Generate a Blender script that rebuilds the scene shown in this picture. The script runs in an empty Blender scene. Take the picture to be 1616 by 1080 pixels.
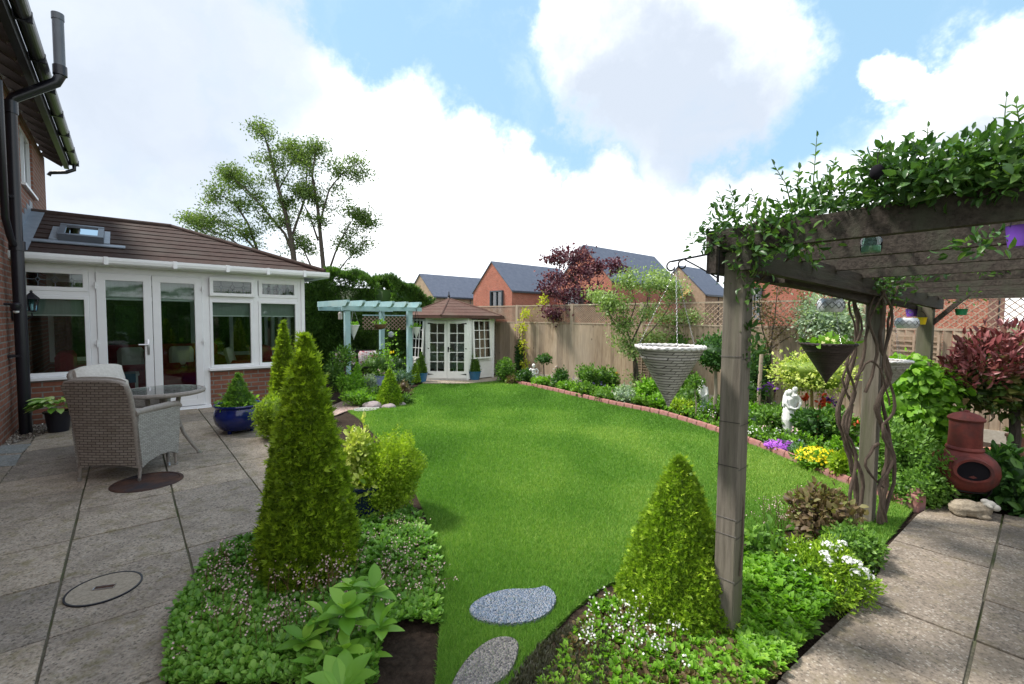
import bpy, math, random
import numpy as np
from mathutils import Vector, Matrix
random.seed(7); RNG=np.random.default_rng(7)
C=bpy.context.scene.collection
PI=math.pi; rad=math.radians
# ------------------------------------------------------------------ camera model
H=1.55; F=716.; TH=rad(3.0); RO=rad(0.5); A=rad(40.3)
U1=np.array([math.cos(A),math.sin(A),0]); U2=np.array([-math.sin(A),math.cos(A),0])
def ray(px,py):
    x=(px-808)/F; y=(540-py)/F; c,s=math.cos(RO),math.sin(RO)
    x,y=x*c-y*s, x*s+y*c
    return (x,math.cos(TH)+y*math.sin(TH),-math.sin(TH)+y*math.cos(TH))
def G(px,py,z=0.):
    d=ray(px,py); t=(z-H)/d[2]; return (d[0]*t,d[1]*t,z)
def V(px,py,Y):
    d=ray(px,py); t=Y/d[1]; return (d[0]*t,Y,H+d[2]*t)
def W(u,v,z=0.):
    return tuple(u*U1+v*U2+np.array([0,0,z]))
def PLv(px,py,v):
    d=np.array(ray(px,py)); t=v/float(d@U2); return (d[0]*t,d[1]*t,H+d[2]*t)
def PLu(px,py,u):
    d=np.array(ray(px,py)); t=u/float(d@U1); return (d[0]*t,d[1]*t,H+d[2]*t)
# ------------------------------------------------------------------ tagging
def tag(o,label,cat,group=None,kind=None):
    o['label']=label; o['category']=cat
    if group: o['group']=group
    if kind: o['kind']=kind
    return o
def thing(name,label,cat,loc=(0,0,0),rz=0.,group=None):
    o=bpy.data.objects.new(name,None); C.objects.link(o); o.empty_display_size=.1
    o.location=loc; o.rotation_euler=(0,0,rz); return tag(o,label,cat,group)
def dup(r,loc,rz=0.,label=None,sc=None):
    def cp(o,p):
        c=o.copy(); C.objects.link(c)
        if p is not None: c.parent=p
        for ch in [x for x in C.objects if x.parent==o]: cp(ch,c)
        return c
    c=cp(r,None); c.location=loc; c.rotation_euler=(0,0,rz)
    if label: c['label']=label
    if sc: c.scale=(sc,sc,sc)
    return c
# ------------------------------------------------------------------ materials
def sl(c): return tuple(c)+(1.,)
class NT:
    def __init__(s,name):
        s.m=bpy.data.materials.new(name); s.m.use_nodes=True; s.t=s.m.node_tree; s.t.nodes.clear()
        s.out=s.n('ShaderNodeOutputMaterial')
    def n(s,ty,**k):
        x=s.t.nodes.new(ty)
        for a,b in k.items():
            if hasattr(x,a): setattr(x,a,b)
            else: x.inputs[a.replace('_',' ')].default_value=b
        return x
    def l(s,a,b): s.t.links.new(a,b)
    def noise(s,vec,scale,detail=4,rough=.6):
        x=s.n('ShaderNodeTexNoise'); x.inputs['Scale'].default_value=scale; x.inputs['Detail'].default_value=detail; x.inputs['Roughness'].default_value=rough
        if vec is not None: s.l(vec,x.inputs['Vector'])
        return x.outputs['Fac']
    def ramp(s,fac,stops):
        r=s.n('ShaderNodeValToRGB'); e=r.color_ramp.elements
        while len(e)<len(stops): e.new(.5)
        for i,(p,c) in enumerate(stops): e[i].position=p; e[i].color=sl(c)
        s.l(fac,r.inputs['Fac']); return r.outputs['Color']
    def mix(s,f,a,b,mode='MIX'):
        x=s.n('ShaderNodeMix'); x.data_type='RGBA'; x.blend_type=mode
        for v,i in ((f,0),(a,6),(b,7)):
            if hasattr(v,'is_linked') or isinstance(v,bpy.types.NodeSocket): s.l(v,x.inputs[i])
            else: x.inputs[i].default_value=v if i==0 else sl(v)
        return x.outputs[2]
    def math(s,op,a,b=0.):
        x=s.n('ShaderNodeMath'); x.operation=op
        for i,v in enumerate((a,b)):
            if isinstance(v,bpy.types.NodeSocket): s.l(v,x.inputs[i])
            else: x.inputs[i].default_value=v
        return x.outputs[0]
    def obj(s,scale=(1,1,1),rot=(0,0,0)):
        t=s.n('ShaderNodeTexCoord'); m=s.n('ShaderNodeMapping'); m.inputs['Scale'].default_value=scale; m.inputs['Rotation'].default_value=rot
        s.l(t.outputs['Object'],m.inputs['Vector']); return m.outputs['Vector']
    def bsdf(s,col,rough=.6,spec=.4,metal=0,bump=None,bd=.01,bs=.5):
        b=s.n('ShaderNodeBsdfPrincipled')
        if isinstance(col,bpy.types.NodeSocket): s.l(col,b.inputs['Base Color'])
        else: b.inputs['Base Color'].default_value=sl(col)
        if isinstance(rough,bpy.types.NodeSocket): s.l(rough,b.inputs['Roughness'])
        else: b.inputs['Roughness'].default_value=rough
        b.inputs['Specular IOR Level'].default_value=spec; b.inputs['Metallic'].default_value=metal
        if bump is not None:
            k=s.n('ShaderNodeBump'); k.inputs['Strength'].default_value=bs; k.inputs['Distance'].default_value=bd
            s.l(bump,k.inputs['Height']); s.l(k.outputs['Normal'],b.inputs['Normal'])
        return b
    def end(s,b): s.l(b.outputs[0],s.out.inputs['Surface']); return s.m
def nmat(name,c1,c2,scale=8,rough=.7,bump=.5,bd=.01,spec=.3,stretch=(1,1,1),metal=0,c3=None,s2=2.):
    t=NT(name); v=t.obj(stretch); f=t.noise(v,scale,6,.65)
    col=t.ramp(f,[(.3,c1),(.7,c2)])
    if c3: col=t.mix(t.ramp(t.noise(v,s2,3),[(.45,(0,0,0)),(.65,(1,1,1))]),col,c3)
    return t.end(t.bsdf(col,rough,spec,metal,f if bump else None,bd,bump))
def plain(name,c,rough=.5,spec=.5,metal=0,var=.12):
    c2=tuple(min(1,x*(1+var)) for x in c); c1=tuple(x*(1-var) for x in c)
    return nmat(name,c1,c2,6,rough,.08,.003,spec,metal=metal)
def brickmat(name,c1,c2,mortar,scale=1.,bw=.225,bh=.075,ms=.01):
    t=NT(name); tc=t.n('ShaderNodeTexCoord'); sp=t.n('ShaderNodeSeparateXYZ'); t.l(tc.outputs['Object'],sp.inputs[0])
    cb=t.n('ShaderNodeCombineXYZ'); t.l(t.math('ADD',sp.outputs[0],sp.outputs[1]),cb.inputs[0]); t.l(sp.outputs[2],cb.inputs[1])
    b=t.n('ShaderNodeTexBrick'); t.l(cb.outputs[0],b.inputs['Vector'])
    b.inputs['Scale'].default_value=scale; b.inputs['Brick Width'].default_value=bw; b.inputs['Row Height'].default_value=bh; b.inputs['Mortar Size'].default_value=ms
    b.inputs['Color1'].default_value=sl(c1); b.inputs['Color2'].default_value=sl(c2); b.inputs['Mortar'].default_value=sl(mortar); b.inputs['Mortar Smooth'].default_value=.2
    b.inputs['Bias'].default_value=-.1
    n=t.noise(tc.outputs['Object'],22,6,.7); n2=t.noise(tc.outputs['Object'],1.3,3)
    col=t.mix(.6,b.outputs['Color'],t.ramp(n,[(.25,(.45,.45,.45)),(.75,(1,1,1))]),'MULTIPLY')
    col=t.mix(.4,col,t.ramp(n2,[(.3,(.6,.6,.6)),(.7,(1,1,1))]),'MULTIPLY')
    h=t.math('SUBTRACT',t.math('MULTIPLY',n,.4),b.outputs['Fac'])
    return t.end(t.bsdf(col,.85,.2,0,h,.008,.7))
def leafmat(name,c0,c1,c2,tr=.3,rough=.5,spec=.35,tc=None):
    t=NT(name); a=t.n('ShaderNodeAttribute'); a.attribute_name='v'
    col=t.ramp(a.outputs['Fac'],[(.05,c0),(.5,c1),(.95,c2)])
    b=t.bsdf(col,rough,spec); tl=t.n('ShaderNodeBsdfTranslucent')
    tcol=t.mix(1.,col,tc or (1.5,1.6,.7),'MULTIPLY'); t.l(tcol,tl.inputs['Color'])
    m=t.n('ShaderNodeMixShader'); m.inputs[0].default_value=tr; t.l(b.outputs[0],m.inputs[1]); t.l(tl.outputs[0],m.inputs[2])
    return t.end(m)
def glassmat(name,tint=(1,1,1),ior=1.45,base=.0):
    t=NT(name); g=t.n('ShaderNodeBsdfGlossy'); g.inputs['Roughness'].default_value=.02
    tr=t.n('ShaderNodeBsdfTransparent'); tr.inputs['Color'].default_value=sl(tint)
    fr=t.n('ShaderNodeFresnel'); fr.inputs['IOR'].default_value=ior
    f=t.math('ADD',fr.outputs[0],base)
    m=t.n('ShaderNodeMixShader'); t.l(f,m.inputs[0]); t.l(tr.outputs[0],m.inputs[1]); t.l(g.outputs[0],m.inputs[2]); return t.end(m)
def weavemat(name,c1,c2,dark,bw=.05,bh=.014):
    t=NT(name); tc=t.n('ShaderNodeTexCoord'); sp=t.n('ShaderNodeSeparateXYZ'); t.l(tc.outputs['Object'],sp.inputs[0])
    cb=t.n('ShaderNodeCombineXYZ'); t.l(t.math('ADD',sp.outputs[0],sp.outputs[1]),cb.inputs[0]); t.l(sp.outputs[2],cb.inputs[1])
    b=t.n('ShaderNodeTexBrick'); t.l(cb.outputs[0],b.inputs['Vector']); b.inputs['Scale'].default_value=1.
    b.inputs['Brick Width'].default_value=bw; b.inputs['Row Height'].default_value=bh; b.inputs['Mortar Size'].default_value=bh*.16; b.inputs['Mortar Smooth'].default_value=.8
    b.inputs['Color1'].default_value=sl(c1); b.inputs['Color2'].default_value=sl(c2); b.inputs['Mortar'].default_value=sl(dark)
    n=t.noise(tc.outputs['Object'],90,3); col=t.mix(.35,b.outputs['Color'],t.ramp(n,[(.3,(.5,.5,.5)),(.7,(1,1,1))]),'MULTIPLY')
    return t.end(t.bsdf(col,.55,.35,0,t.math('SUBTRACT',1.,b.outputs['Fac']),.004,1.))
M={}
M['brick']=brickmat('house_brick',(.26,.105,.068),(.36,.15,.10),(.30,.27,.24))
M['brickN']=brickmat('new_brick',(.33,.075,.048),(.47,.13,.085),(.42,.32,.26))
M['brickB']=brickmat('buff_brick',(.34,.22,.14),(.45,.31,.21),(.42,.38,.32))
M['slate']=nmat('slate',(.062,.075,.11),(.095,.11,.15),3,.6,.3,.01,.35,(1,1,1))
M['upvc']=plain('white_upvc',(.85,.85,.87),.3,.5,0,.03)
M['white']=nmat('white_painted_wood',(.80,.80,.78),(.88,.88,.86),9,.5,.2,.003,.3)
M['tile']=nmat('brown_roof_tile',(.030,.018,.015),(.060,.036,.030),14,.85,.6,.006,.15,c3=(.055,.042,.036))
M['felt']=nmat('brown_shingle',(.065,.034,.027),(.115,.062,.048),18,.85,.6,.004,.2,c3=(.10,.065,.05))
M['lead']=plain('lead_flashing',(.20,.23,.27),.5,.5,0,.2)
M['black']=plain('black_plastic',(.010,.010,.016),.32,.5)
M['iron']=plain('black_iron',(.015,.014,.016),.45,.5,.6)
M['fascia']=plain('dark_fascia',(.02,.02,.022),.4,.4)
M['soffit']=nmat('brown_soffit',(.06,.045,.04),(.10,.075,.065),5,.8,.3)
M['chrome']=plain('brushed_metal',(.55,.55,.57),.28,.5,.9,.05)
M['glass']=glassmat('window_glass',(.84,.90,.87),1.5,.02)
M['glassT']=glassmat('table_glass',(.70,.86,.80),1.5,.12)
M['glassD']=glassmat('dark_window_glass',(.25,.28,.3),1.6,.12)
M['glassJ']=glassmat('jar_glass',(.62,.85,.90),1.4,.05)
M['skyl']=glassmat('skylight_glass',(.55,.62,.7),2.4,.75)
M['grey']=plain('grey_frame',(.045,.055,.07),.4,.4)
M['red_f']=nmat('red_fabric',(.20,.012,.022),(.30,.02,.035),30,.9,.3,.003,.1)
M['cream_f']=nmat('cream_fabric',(.50,.46,.42),(.62,.58,.54),40,.95,.3,.002,.1)
M['floral']=nmat('floral_fabric',(.60,.56,.56),(.72,.70,.70),20,.95,.2,.002,.1,c3=(.45,.07,.11),s2=16)
M['blind']=nmat('blind_fabric',(.30,.34,.32),(.40,.44,.41),60,.95,.1,.001,.1,(1,1,.02))
M['carpet']=plain('floor_beige',(.16,.12,.10),.9,.1)
M['wicker']=weavemat('grey_wicker',(.30,.255,.22),(.40,.35,.31),(.045,.035,.03),.075,.026)
M['wickerL']=weavemat('light_wicker',(.39,.37,.345),(.52,.495,.465),(.07,.062,.055),.05,.013)
M['wickerD']=weavemat('dark_wicker',(.040,.026,.028),(.075,.052,.05),(.008,.006,.006),.035,.008)
M['wickerR']=nmat('wicker_rim',(.48,.47,.46),(.78,.77,.77),60,.6,.6,.004)
M['rattan']=nmat('rattan_rim',(.22,.19,.17),(.33,.29,.26),50,.6,.6,.003)
M['oldwood']=nmat('weathered_post',(.105,.092,.075),(.21,.185,.155),5,.85,.8,.006,.15,(9,9,.7),c3=(.10,.105,.06),s2=.6)
M['beam']=nmat('weathered_beam',(.022,.018,.016),(.080,.066,.056),5,.85,.8,.006,.15,(1,12,12),c3=(.06,.06,.045),s2=.7)
M['fence']=nmat('fence_board',(.25,.18,.125),(.40,.31,.23),4,.85,.6,.004,.15,(9,9,.8),c3=(.30,.25,.20),s2=.5)
def fencemat():
    t=NT('fence_board_varied'); v=t.obj((9,9,.8)); a=t.n('ShaderNodeAttribute'); a.attribute_name='v'; f=t.noise(v,4,6,.65); col=t.ramp(f,[(.35,(.34,.25,.18)),(.65,(.52,.41,.31))])
    col=t.mix(t.ramp(t.noise(t.obj((1,1,.5)),1.2,4),[(.42,(0,0,0)),(.65,(.6,.6,.6))]),col,(.35,.30,.255)); col=t.mix(.9,col,t.ramp(a.outputs['Fac'],[(0,(.66,.64,.62)),(1,(1.12,1.1,1.06))]),'MULTIPLY')
    kn=t.n('ShaderNodeTexVoronoi'); kn.inputs['Scale'].default_value=5; t.l(t.obj((1,1,.5)),kn.inputs['Vector']); col=t.mix(t.ramp(kn.outputs['Distance'],[(.03,(.8,.8,.8)),(.09,(0,0,0))]),col,(.07,.045,.03))
    return t.end(t.bsdf(col,.9,.1,0,f,.004,.6))
M['fence']=fencemat()
M['fencepost']=nmat('fence_post_wood',(.28,.22,.165),(.44,.36,.28),4,.85,.6,.004,.15,(9,9,.8))
M['trel']=nmat('trellis_wood',(.30,.21,.15),(.44,.33,.25),8,.85,.3)
M['concrete']=nmat('concrete_board',(.34,.30,.25),(.46,.42,.36),20,.9,.4)
M['bluew']=nmat('blue_painted_wood',(.26,.43,.45),(.38,.55,.57),6,.7,.4,.004,.2,(1,1,1),c3=(.36,.50,.50))
M['cobalt']=plain('cobalt_glaze',(.006,.014,.12),.12,.6,0,.3)
M['bluepot']=plain('blue_glaze',(.035,.14,.26),.25,.5,0,.2)
M['lilacpot']=plain('lilac_glaze',(.30,.36,.62),.3,.5,0,.1)
M['navy']=plain('navy_glaze',(.012,.018,.075),.15,.6,0,.3)
M['blackpot']=plain('black_pot',(.010,.011,.020),.35,.5)
M['whitepot']=nmat('white_pot',(.62,.63,.62),(.76,.77,.76),20,.5,.3)
M['coir']=nmat('coir_liner',(.13,.07,.035),(.22,.13,.07),60,.95,.8)
M['terra']=nmat('terracotta_red',(.10,.020,.017),(.17,.038,.030),14,.65,.6,.006,.25,c3=(.075,.028,.026),s2=5)
M['terra2']=nmat('terracotta_pale',(.40,.17,.12),(.52,.26,.19),9,.8,.3)
M['blackclay']=plain('black_clay',(.010,.009,.012),.9,.1)
M['statue']=nmat('white_statue',(.68,.68,.68),(.82,.82,.82),12,.6,.3,.003,.3)
M['stonew']=nmat('sheep_wool_stone',(.20,.165,.12),(.36,.31,.245),38,.9,1.,.012,.2)
M['stonef']=nmat('sheep_face_stone',(.36,.34,.31),(.48,.46,.42),20,.8,.3)
M['edge']=nmat('edging_block',(.24,.105,.09),(.37,.185,.16),16,.9,.6,.005,.15,c3=(.20,.13,.14),s2=3)
M['rock']=nmat('pink_rock',(.22,.18,.19),(.36,.31,.32),9,.8,.8,.02)
M['bark']=nmat('bark',(.05,.042,.035),(.12,.10,.085),9,.9,.9,.01,.15,(5,5,1))
M['barkp']=nmat('pale_bark',(.18,.15,.12),(.32,.28,.23),9,.9,.9,.01,.15,(5,5,1))
M['vine']=nmat('vine_bark',(.055,.04,.032),(.14,.105,.085),12,.9,1.,.008,.15,(4,4,1))
M['stem']=plain('green_stem',(.09,.14,.04),.6,.3,0,.3)
M['stemr']=plain('red_stem',(.16,.07,.05),.6,.3,0,.3)
M['cane']=plain('bamboo_cane',(.40,.26,.11),.5,.3,0,.2)
M['rust']=nmat('rusty_iron',(.045,.028,.024),(.11,.055,.038),14,.85,.8,.006,.2,c3=(.04,.035,.04),s2=4)
M['wax']=plain('pale_wax',(.62,.66,.45),.5,.4)
for k,c in dict(pg=(.012,.20,.085),py=(.72,.52,.01),pr=(.50,.02,.015),pp=(.16,.06,.42)).items(): M[k]=plain('painted_pot_'+{'pg':'green','py':'yellow','pr':'red','pp':'purple'}[k],c,.35,.5)
M['silver']=nmat('silver_mesh',(.45,.48,.52),(.66,.69,.72),40,.4,.6,.003,.5,metal=.2)
M['sun']=plain('sunflower_yellow',(.75,.42,.01),.5,.4)
# ground materials
def pavemat(name,c1,c2,moss):
    t=NT(name); v=t.obj(); a=t.n('ShaderNodeAttribute'); a.attribute_name='v'
    n=t.noise(v,60,5,.75); n2=t.noise(v,3.2,5,.6); n3=t.noise(v,9,5,.7)
    vo=t.n('ShaderNodeTexVoronoi'); vo.inputs['Scale'].default_value=75; t.l(v,vo.inputs['Vector'])
    col=t.ramp(n,[(.36,tuple(x*.75 for x in c1)),(.50,tuple((x+y)/2 for x,y in zip(c1,c2))),(.66,c2)])
    n4=t.noise(v,26,5,.8); col=t.mix(.85,col,t.ramp(n4,[(.33,(.62,.61,.60)),(.5,(1,1,1)),(.7,(1.25,1.22,1.15))]),'MULTIPLY')
    vc=t.n('ShaderNodeSeparateColor'); t.l(vo.outputs['Color'],vc.inputs[0]); fl_=t.math('MULTIPLY',t.math('GREATER_THAN',vc.outputs[0],.80),t.math('LESS_THAN',vo.outputs['Distance'],.45)); col=t.mix(t.math('MULTIPLY',fl_,.6),col,(.46,.43,.38)); fd_=t.math('MULTIPLY',t.math('LESS_THAN',vc.outputs[0],.16),t.math('LESS_THAN',vo.outputs['Distance'],.5)); col=t.mix(t.math('MULTIPLY',fd_,.6),col,(.07,.065,.055))
    col=t.mix(t.ramp(n2,[(.45,(0,0,0)),(.7,(.6,.6,.6))]),col,tuple(x*.6 for x in c1))
    col=t.mix(t.ramp(n3,[(.52,(0,0,0)),(.66,(.6,.6,.6))]),col,moss)
    col=t.mix(.8,col,t.ramp(a.outputs['Fac'],[(0,(.58,.58,.60)),(.5,(.9,.88,.86)),(1,(1.14,1.09,1.02))]),'MULTIPLY')
    return t.end(t.bsdf(col,.9,.2,0,t.math('ADD',n,t.math('MULTIPLY',n3,.6)),.008,.7))
M['pave']=pavemat('weathered_slab',(.30,.255,.215),(.50,.43,.365),(.20,.175,.085))
M['pave2']=pavemat('smooth_slab',(.20,.168,.138),(.31,.265,.22),(.20,.17,.11))
M['pave3']=pavemat('pale_grey_slab',(.26,.28,.29),(.34,.36,.37),(.3,.3,.26))
M['pave4']=pavemat('buff_sandstone',(.34,.29,.24),(.46,.40,.34),(.36,.28,.2))
M['joint']=nmat('sandy_joint',(.085,.075,.055),(.17,.155,.11),40,.95,.8,c3=(.07,.085,.03),s2=3)
M['soil']=nmat('dark_soil',(.018,.012,.009),(.060,.042,.032),30,.95,1.,.03,.1)
def lawnmat():
    t=NT('lawn_turf'); v=t.obj(); n=t.noise(v,120,4,.7); n2=t.noise(v,1.1,5,.6); n3=t.noise(v,5,4)
    col=t.ramp(n,[(.3,(.07,.16,.02)),(.7,(.14,.28,.045))])
    col=t.mix(t.ramp(n2,[(.42,(0,0,0)),(.68,(.6,.6,.6))]),col,(.13,.25,.04))
    col=t.mix(t.ramp(n3,[(.62,(0,0,0)),(.8,(.6,.6,.6))]),col,(.20,.22,.07))
    return t.end(t.bsdf(col,.85,.15,0,n,.02,1.))
M['lawn']=lawnmat()
def gravelmat(name,cs,sc=45):
    t=NT(name); v=t.obj(); vo=t.n('ShaderNodeTexVoronoi'); vo.inputs['Scale'].default_value=sc; t.l(v,vo.inputs['Vector'])
    s=t.n('ShaderNodeSeparateColor'); t.l(vo.outputs['Color'],s.inputs[0])
    col=t.ramp(s.outputs[0],[(0,cs[0]),(.5,cs[1]),(1,cs[2])])
    return t.end(t.bsdf(col,.8,.3,0,t.math('SUBTRACT',1.,vo.outputs['Distance']),.02,1.))
M['gravel']=gravelmat('mixed_gravel',((.10,.08,.07),(.28,.23,.19),(.5,.45,.40)))
M['pinkgravel']=gravelmat('pink_gravel',((.24,.16,.14),(.42,.30,.26),(.55,.44,.40)),60)
M['stepb']=gravelmat('blue_granite',((.10,.14,.21),(.20,.25,.34),(.28,.28,.31)),110)
M['stepg']=gravelmat('grey_granite',((.13,.12,.13),(.22,.205,.205),(.29,.27,.26)),100)
# foliage
L=lambda n,a,b,c,**k: leafmat(n,a,b,c,**k)
M['thuja']=L('thuja_foliage',(.06,.10,.008),(.17,.27,.018),(.42,.56,.04),tr=.35)
M['box']=L('box_foliage',(.06,.12,.012),(.19,.33,.022),(.46,.62,.06),tr=.35)
M['boxd']=L('dark_box_foliage',(.04,.09,.012),(.09,.18,.022),(.17,.30,.04))
M['lime']=L('lime_foliage',(.11,.19,.015),(.27,.40,.028),(.50,.62,.06),tr=.4)
M['pear']=L('pear_foliage',(.09,.15,.04),(.20,.30,.09),(.42,.50,.24))
M['varieg']=L('variegated_foliage',(.12,.22,.03),(.42,.50,.10),(.78,.78,.30))
M['saxi']=L('saxifrage_leaf',(.055,.14,.018),(.13,.29,.04),(.28,.46,.09),rough=.4)
M['bigleaf']=L('broad_lime_leaf',(.10,.25,.025),(.19,.38,.045),(.34,.54,.08),tr=.35,rough=.4)
M['hedge']=L('hedge_foliage',(.028,.07,.012),(.060,.135,.022),(.12,.23,.035))
M['mid']=L('mid_green_foliage',(.045,.11,.02),(.11,.23,.035),(.22,.38,.06))
M['fresh']=L('fresh_green_foliage',(.07,.18,.015),(.17,.36,.03),(.30,.50,.06),tr=.4)
M['deep']=L('deep_green_foliage',(.02,.06,.014),(.045,.12,.025),(.10,.21,.04))
M['blueg']=L('blue_green_foliage',(.05,.11,.06),(.12,.22,.13),(.24,.36,.22))
M['silverg']=L('silver_green_foliage',(.14,.22,.13),(.30,.40,.27),(.55,.62,.48))
M['brown']=L('bronze_foliage',(.07,.045,.03),(.16,.11,.06),(.22,.26,.08))
M['acer']=L('purple_leaf',(.045,.016,.03),(.115,.042,.06),(.26,.12,.12),tc=(1.3,.9,.9))
M['photr']=L('red_young_leaf',(.09,.05,.025),(.22,.055,.06),(.42,.19,.19),tr=.15,tc=(1.1,.9,.8),rough=.35)
M['photg']=L('photinia_green_leaf',(.03,.07,.015),(.08,.13,.03),(.22,.13,.07),rough=.3)
M['tree']=L('tree_foliage',(.045,.085,.025),(.10,.155,.045),(.20,.28,.08),tr=.4)
M['climb']=L('climber_leaf',(.022,.06,.018),(.055,.13,.03),(.15,.27,.05),tr=.28,rough=.35)
M['ylw']=L('yellow_green_climber',(.26,.30,.02),(.45,.50,.04),(.66,.66,.10),tr=.4)
M['heather']=L('dark_heather',(.03,.035,.03),(.07,.065,.045),(.16,.18,.15))
M['hosta']=L('hosta_leaf',(.07,.19,.03),(.20,.42,.06),(.70,.80,.42),tr=.35)
M['grassL']=L('grass_blade',(.06,.145,.022),(.125,.275,.042),(.31,.43,.10),tr=.35,spec=.2,rough=.6)
for k,c in dict(fw=(.80,.80,.78),fy=(.85,.66,.01),fpk=(.72,.50,.50),fpu=(.42,.10,.62),fli=(.26,.22,.50),fr=(.80,.10,.04),fcr=(.75,.78,.35),fdp=(.12,.03,.22)).items():
    nm={'fw':'white','fy':'yellow','fpk':'pale_pink','fpu':'magenta','fli':'lilac','fr':'orange_red','fcr':'cream','fdp':'dark_purple'}[k]
    M[k]=L(nm+'_petal',tuple(x*.75 for x in c),c,tuple(min(.95,x*1.15) for x in c),tc=(1,1,1),tr=.25)
# ------------------------------------------------------------------ mesh builders
class MB:
    def __init__(s): s.v=[]; s.f=[]
    def add(s,vs,fs):
        o=len(s.v); s.v+= [tuple(map(float,p)) for p in vs]; s.f+=[tuple(i+o for i in f) for f in fs]; return s
    def box(s,x0,x1,y0,y1,z0,z1,bv=0.):
        if bv<=0:
            return s.add([(x0,y0,z0),(x1,y0,z0),(x1,y1,z0),(x0,y1,z0),(x0,y0,z1),(x1,y0,z1),(x1,y1,z1),(x0,y1,z1)],
                [(0,3,2,1),(4,5,6,7),(0,1,5,4),(1,2,6,5),(2,3,7,6),(3,0,4,7)])
        b=bv; ring=lambda z,i:[(x0+i,y0+b,z),(x0+b,y0+i,z),(x1-b,y0+i,z),(x1-i,y0+b,z),(x1-i,y1-b,z),(x1-b,y1-i,z),(x0+b,y1-i,z),(x0+i,y1-b,z)]
        rs=[ring(z0,b*.6),ring(z0+b,0),ring(z1-b,0),ring(z1,b*.6)]; vs=sum(rs,[]); fs=[]
        for k in range(3):
            for i in range(8): j=(i+1)%8; fs.append((k*8+i,k*8+j,k*8+8+j,k*8+8+i))
        fs+=[tuple(range(7,-1,-1)),tuple(range(24,32))]; return s.add(vs,fs)
    def beam(s,a,b,w,h,up=(0,0,1)):
        a=Vector(a);b=Vector(b);d=(b-a).normalized();u=Vector(up); sd=d.cross(u).normalized(); u=sd.cross(d)
        vs=[]
        for p in (a,b):
            for i,j in ((-1,-1),(1,-1),(1,1),(-1,1)): vs.append(p+sd*(i*w/2)+u*(j*h/2))
        return s.add(vs,[(0,1,2,3),(7,6,5,4),(0,4,5,1),(1,5,6,2),(2,6,7,3),(3,7,4,0)])
    def tube(s,pts,r,seg=8,cap=True):
        P=[Vector(p) for p in pts]; n=len(P); R=r if hasattr(r,'__len__') else [r]*n
        t0=(P[1]-P[0]).normalized(); ref=Vector((1,0,0)) if abs(t0.x)<.8 else Vector((0,1,0)); nn=t0.cross(ref).normalized(); vs=[]
        for i in range(n):
            t=(P[min(i+1,n-1)]-P[max(i-1,0)]).normalized(); nn=(nn-t*nn.dot(t)); nn=nn.normalized() if nn.length>1e-6 else t.orthogonal().normalized(); bb=t.cross(nn)
            for k in range(seg): a=2*PI*k/seg; vs.append(P[i]+(nn*math.cos(a)+bb*math.sin(a))*R[i])
        fs=[(i*seg+k,i*seg+(k+1)%seg,(i+1)*seg+(k+1)%seg,(i+1)*seg+k) for i in range(n-1) for k in range(seg)]
        if cap: fs+=[tuple(range(seg-1,-1,-1)),tuple(range((n-1)*seg,n*seg))]
        return s.add(vs,fs)
    def lathe(s,prof,seg=32,c=(0,0,0),sx=1,sy=1,cap=True):
        vs=[];n=len(prof)
        for r,z in prof:
            for k in range(seg): a=2*PI*k/seg; vs.append((c[0]+r*math.cos(a)*sx,c[1]+r*math.sin(a)*sy,c[2]+z))
        fs=[(i*seg+k,i*seg+(k+1)%seg,(i+1)*seg+(k+1)%seg,(i+1)*seg+k) for i in range(n-1) for k in range(seg)]
        if cap: fs+=[tuple(range(seg-1,-1,-1)),tuple(range((n-1)*seg,n*seg))]
        return s.add(vs,fs)
    def ell(s,c,rx,ry,rz,seg=20,rings=12,noise=0.,freq=6.,rot=0.):
        vs=[];fs=[];cr,sr=math.cos(rot),math.sin(rot)
        for i in range(rings+1):
            th=PI*i/rings
            for k in range(seg):
                a=2*PI*k/seg; x,y,z=math.sin(th)*math.cos(a),math.sin(th)*math.sin(a),math.cos(th)
                q=1+noise*(math.sin(freq*x+1.3*c[0])+math.sin(freq*y*1.2+2)+math.sin(freq*z*1.1+c[1]))/2
                X,Y=rx*x*q,ry*y*q; vs.append((c[0]+X*cr-Y*sr,c[1]+X*sr+Y*cr,c[2]+rz*z*q))
        for i in range(rings):
            for k in range(seg): fs.append((i*seg+k,(i+1)*seg+k,(i+1)*seg+(k+1)%seg,i*seg+(k+1)%seg))
        return s.add(vs,fs)
    def poly(s,pts,z0,z1):
        n=len(pts); a=sum(pts[i][0]*pts[(i+1)%n][1]-pts[(i+1)%n][0]*pts[i][1] for i in range(n))
        if a<0: pts=pts[::-1]
        return s.add([(p[0],p[1],z0) for p in pts]+[(p[0],p[1],z1) for p in pts],[tuple(range(n-1,-1,-1)),tuple(range(n,2*n))]+[(i,(i+1)%n,n+(i+1)%n,n+i) for i in range(n)])
    def build(s,name,mat,parent=None,smooth=False,attr=None,bevel=0.):
        me=bpy.data.meshes.new(name); me.from_pydata(s.v,[],s.f); me.validate(); me.update()
        o=bpy.data.objects.new(name,me); C.objects.link(o); me.materials.append(M[mat] if isinstance(mat,str) else mat)
        if smooth:
            for p in me.polygons: p.use_smooth=True
            try: me.set_sharp_from_angle(angle=rad(40))
            except Exception: pass
        if attr is not None:
            at=me.attributes.new('v','FLOAT','POINT'); at.data.foreach_set('value',np.array(attr,dtype=np.float32))
        if bevel:
            b=o.modifiers.new('bevel','BEVEL'); b.width=bevel; b.segments=2; b.limit_method='ANGLE'
        if parent is not None: o.parent=parent
        return o
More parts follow.
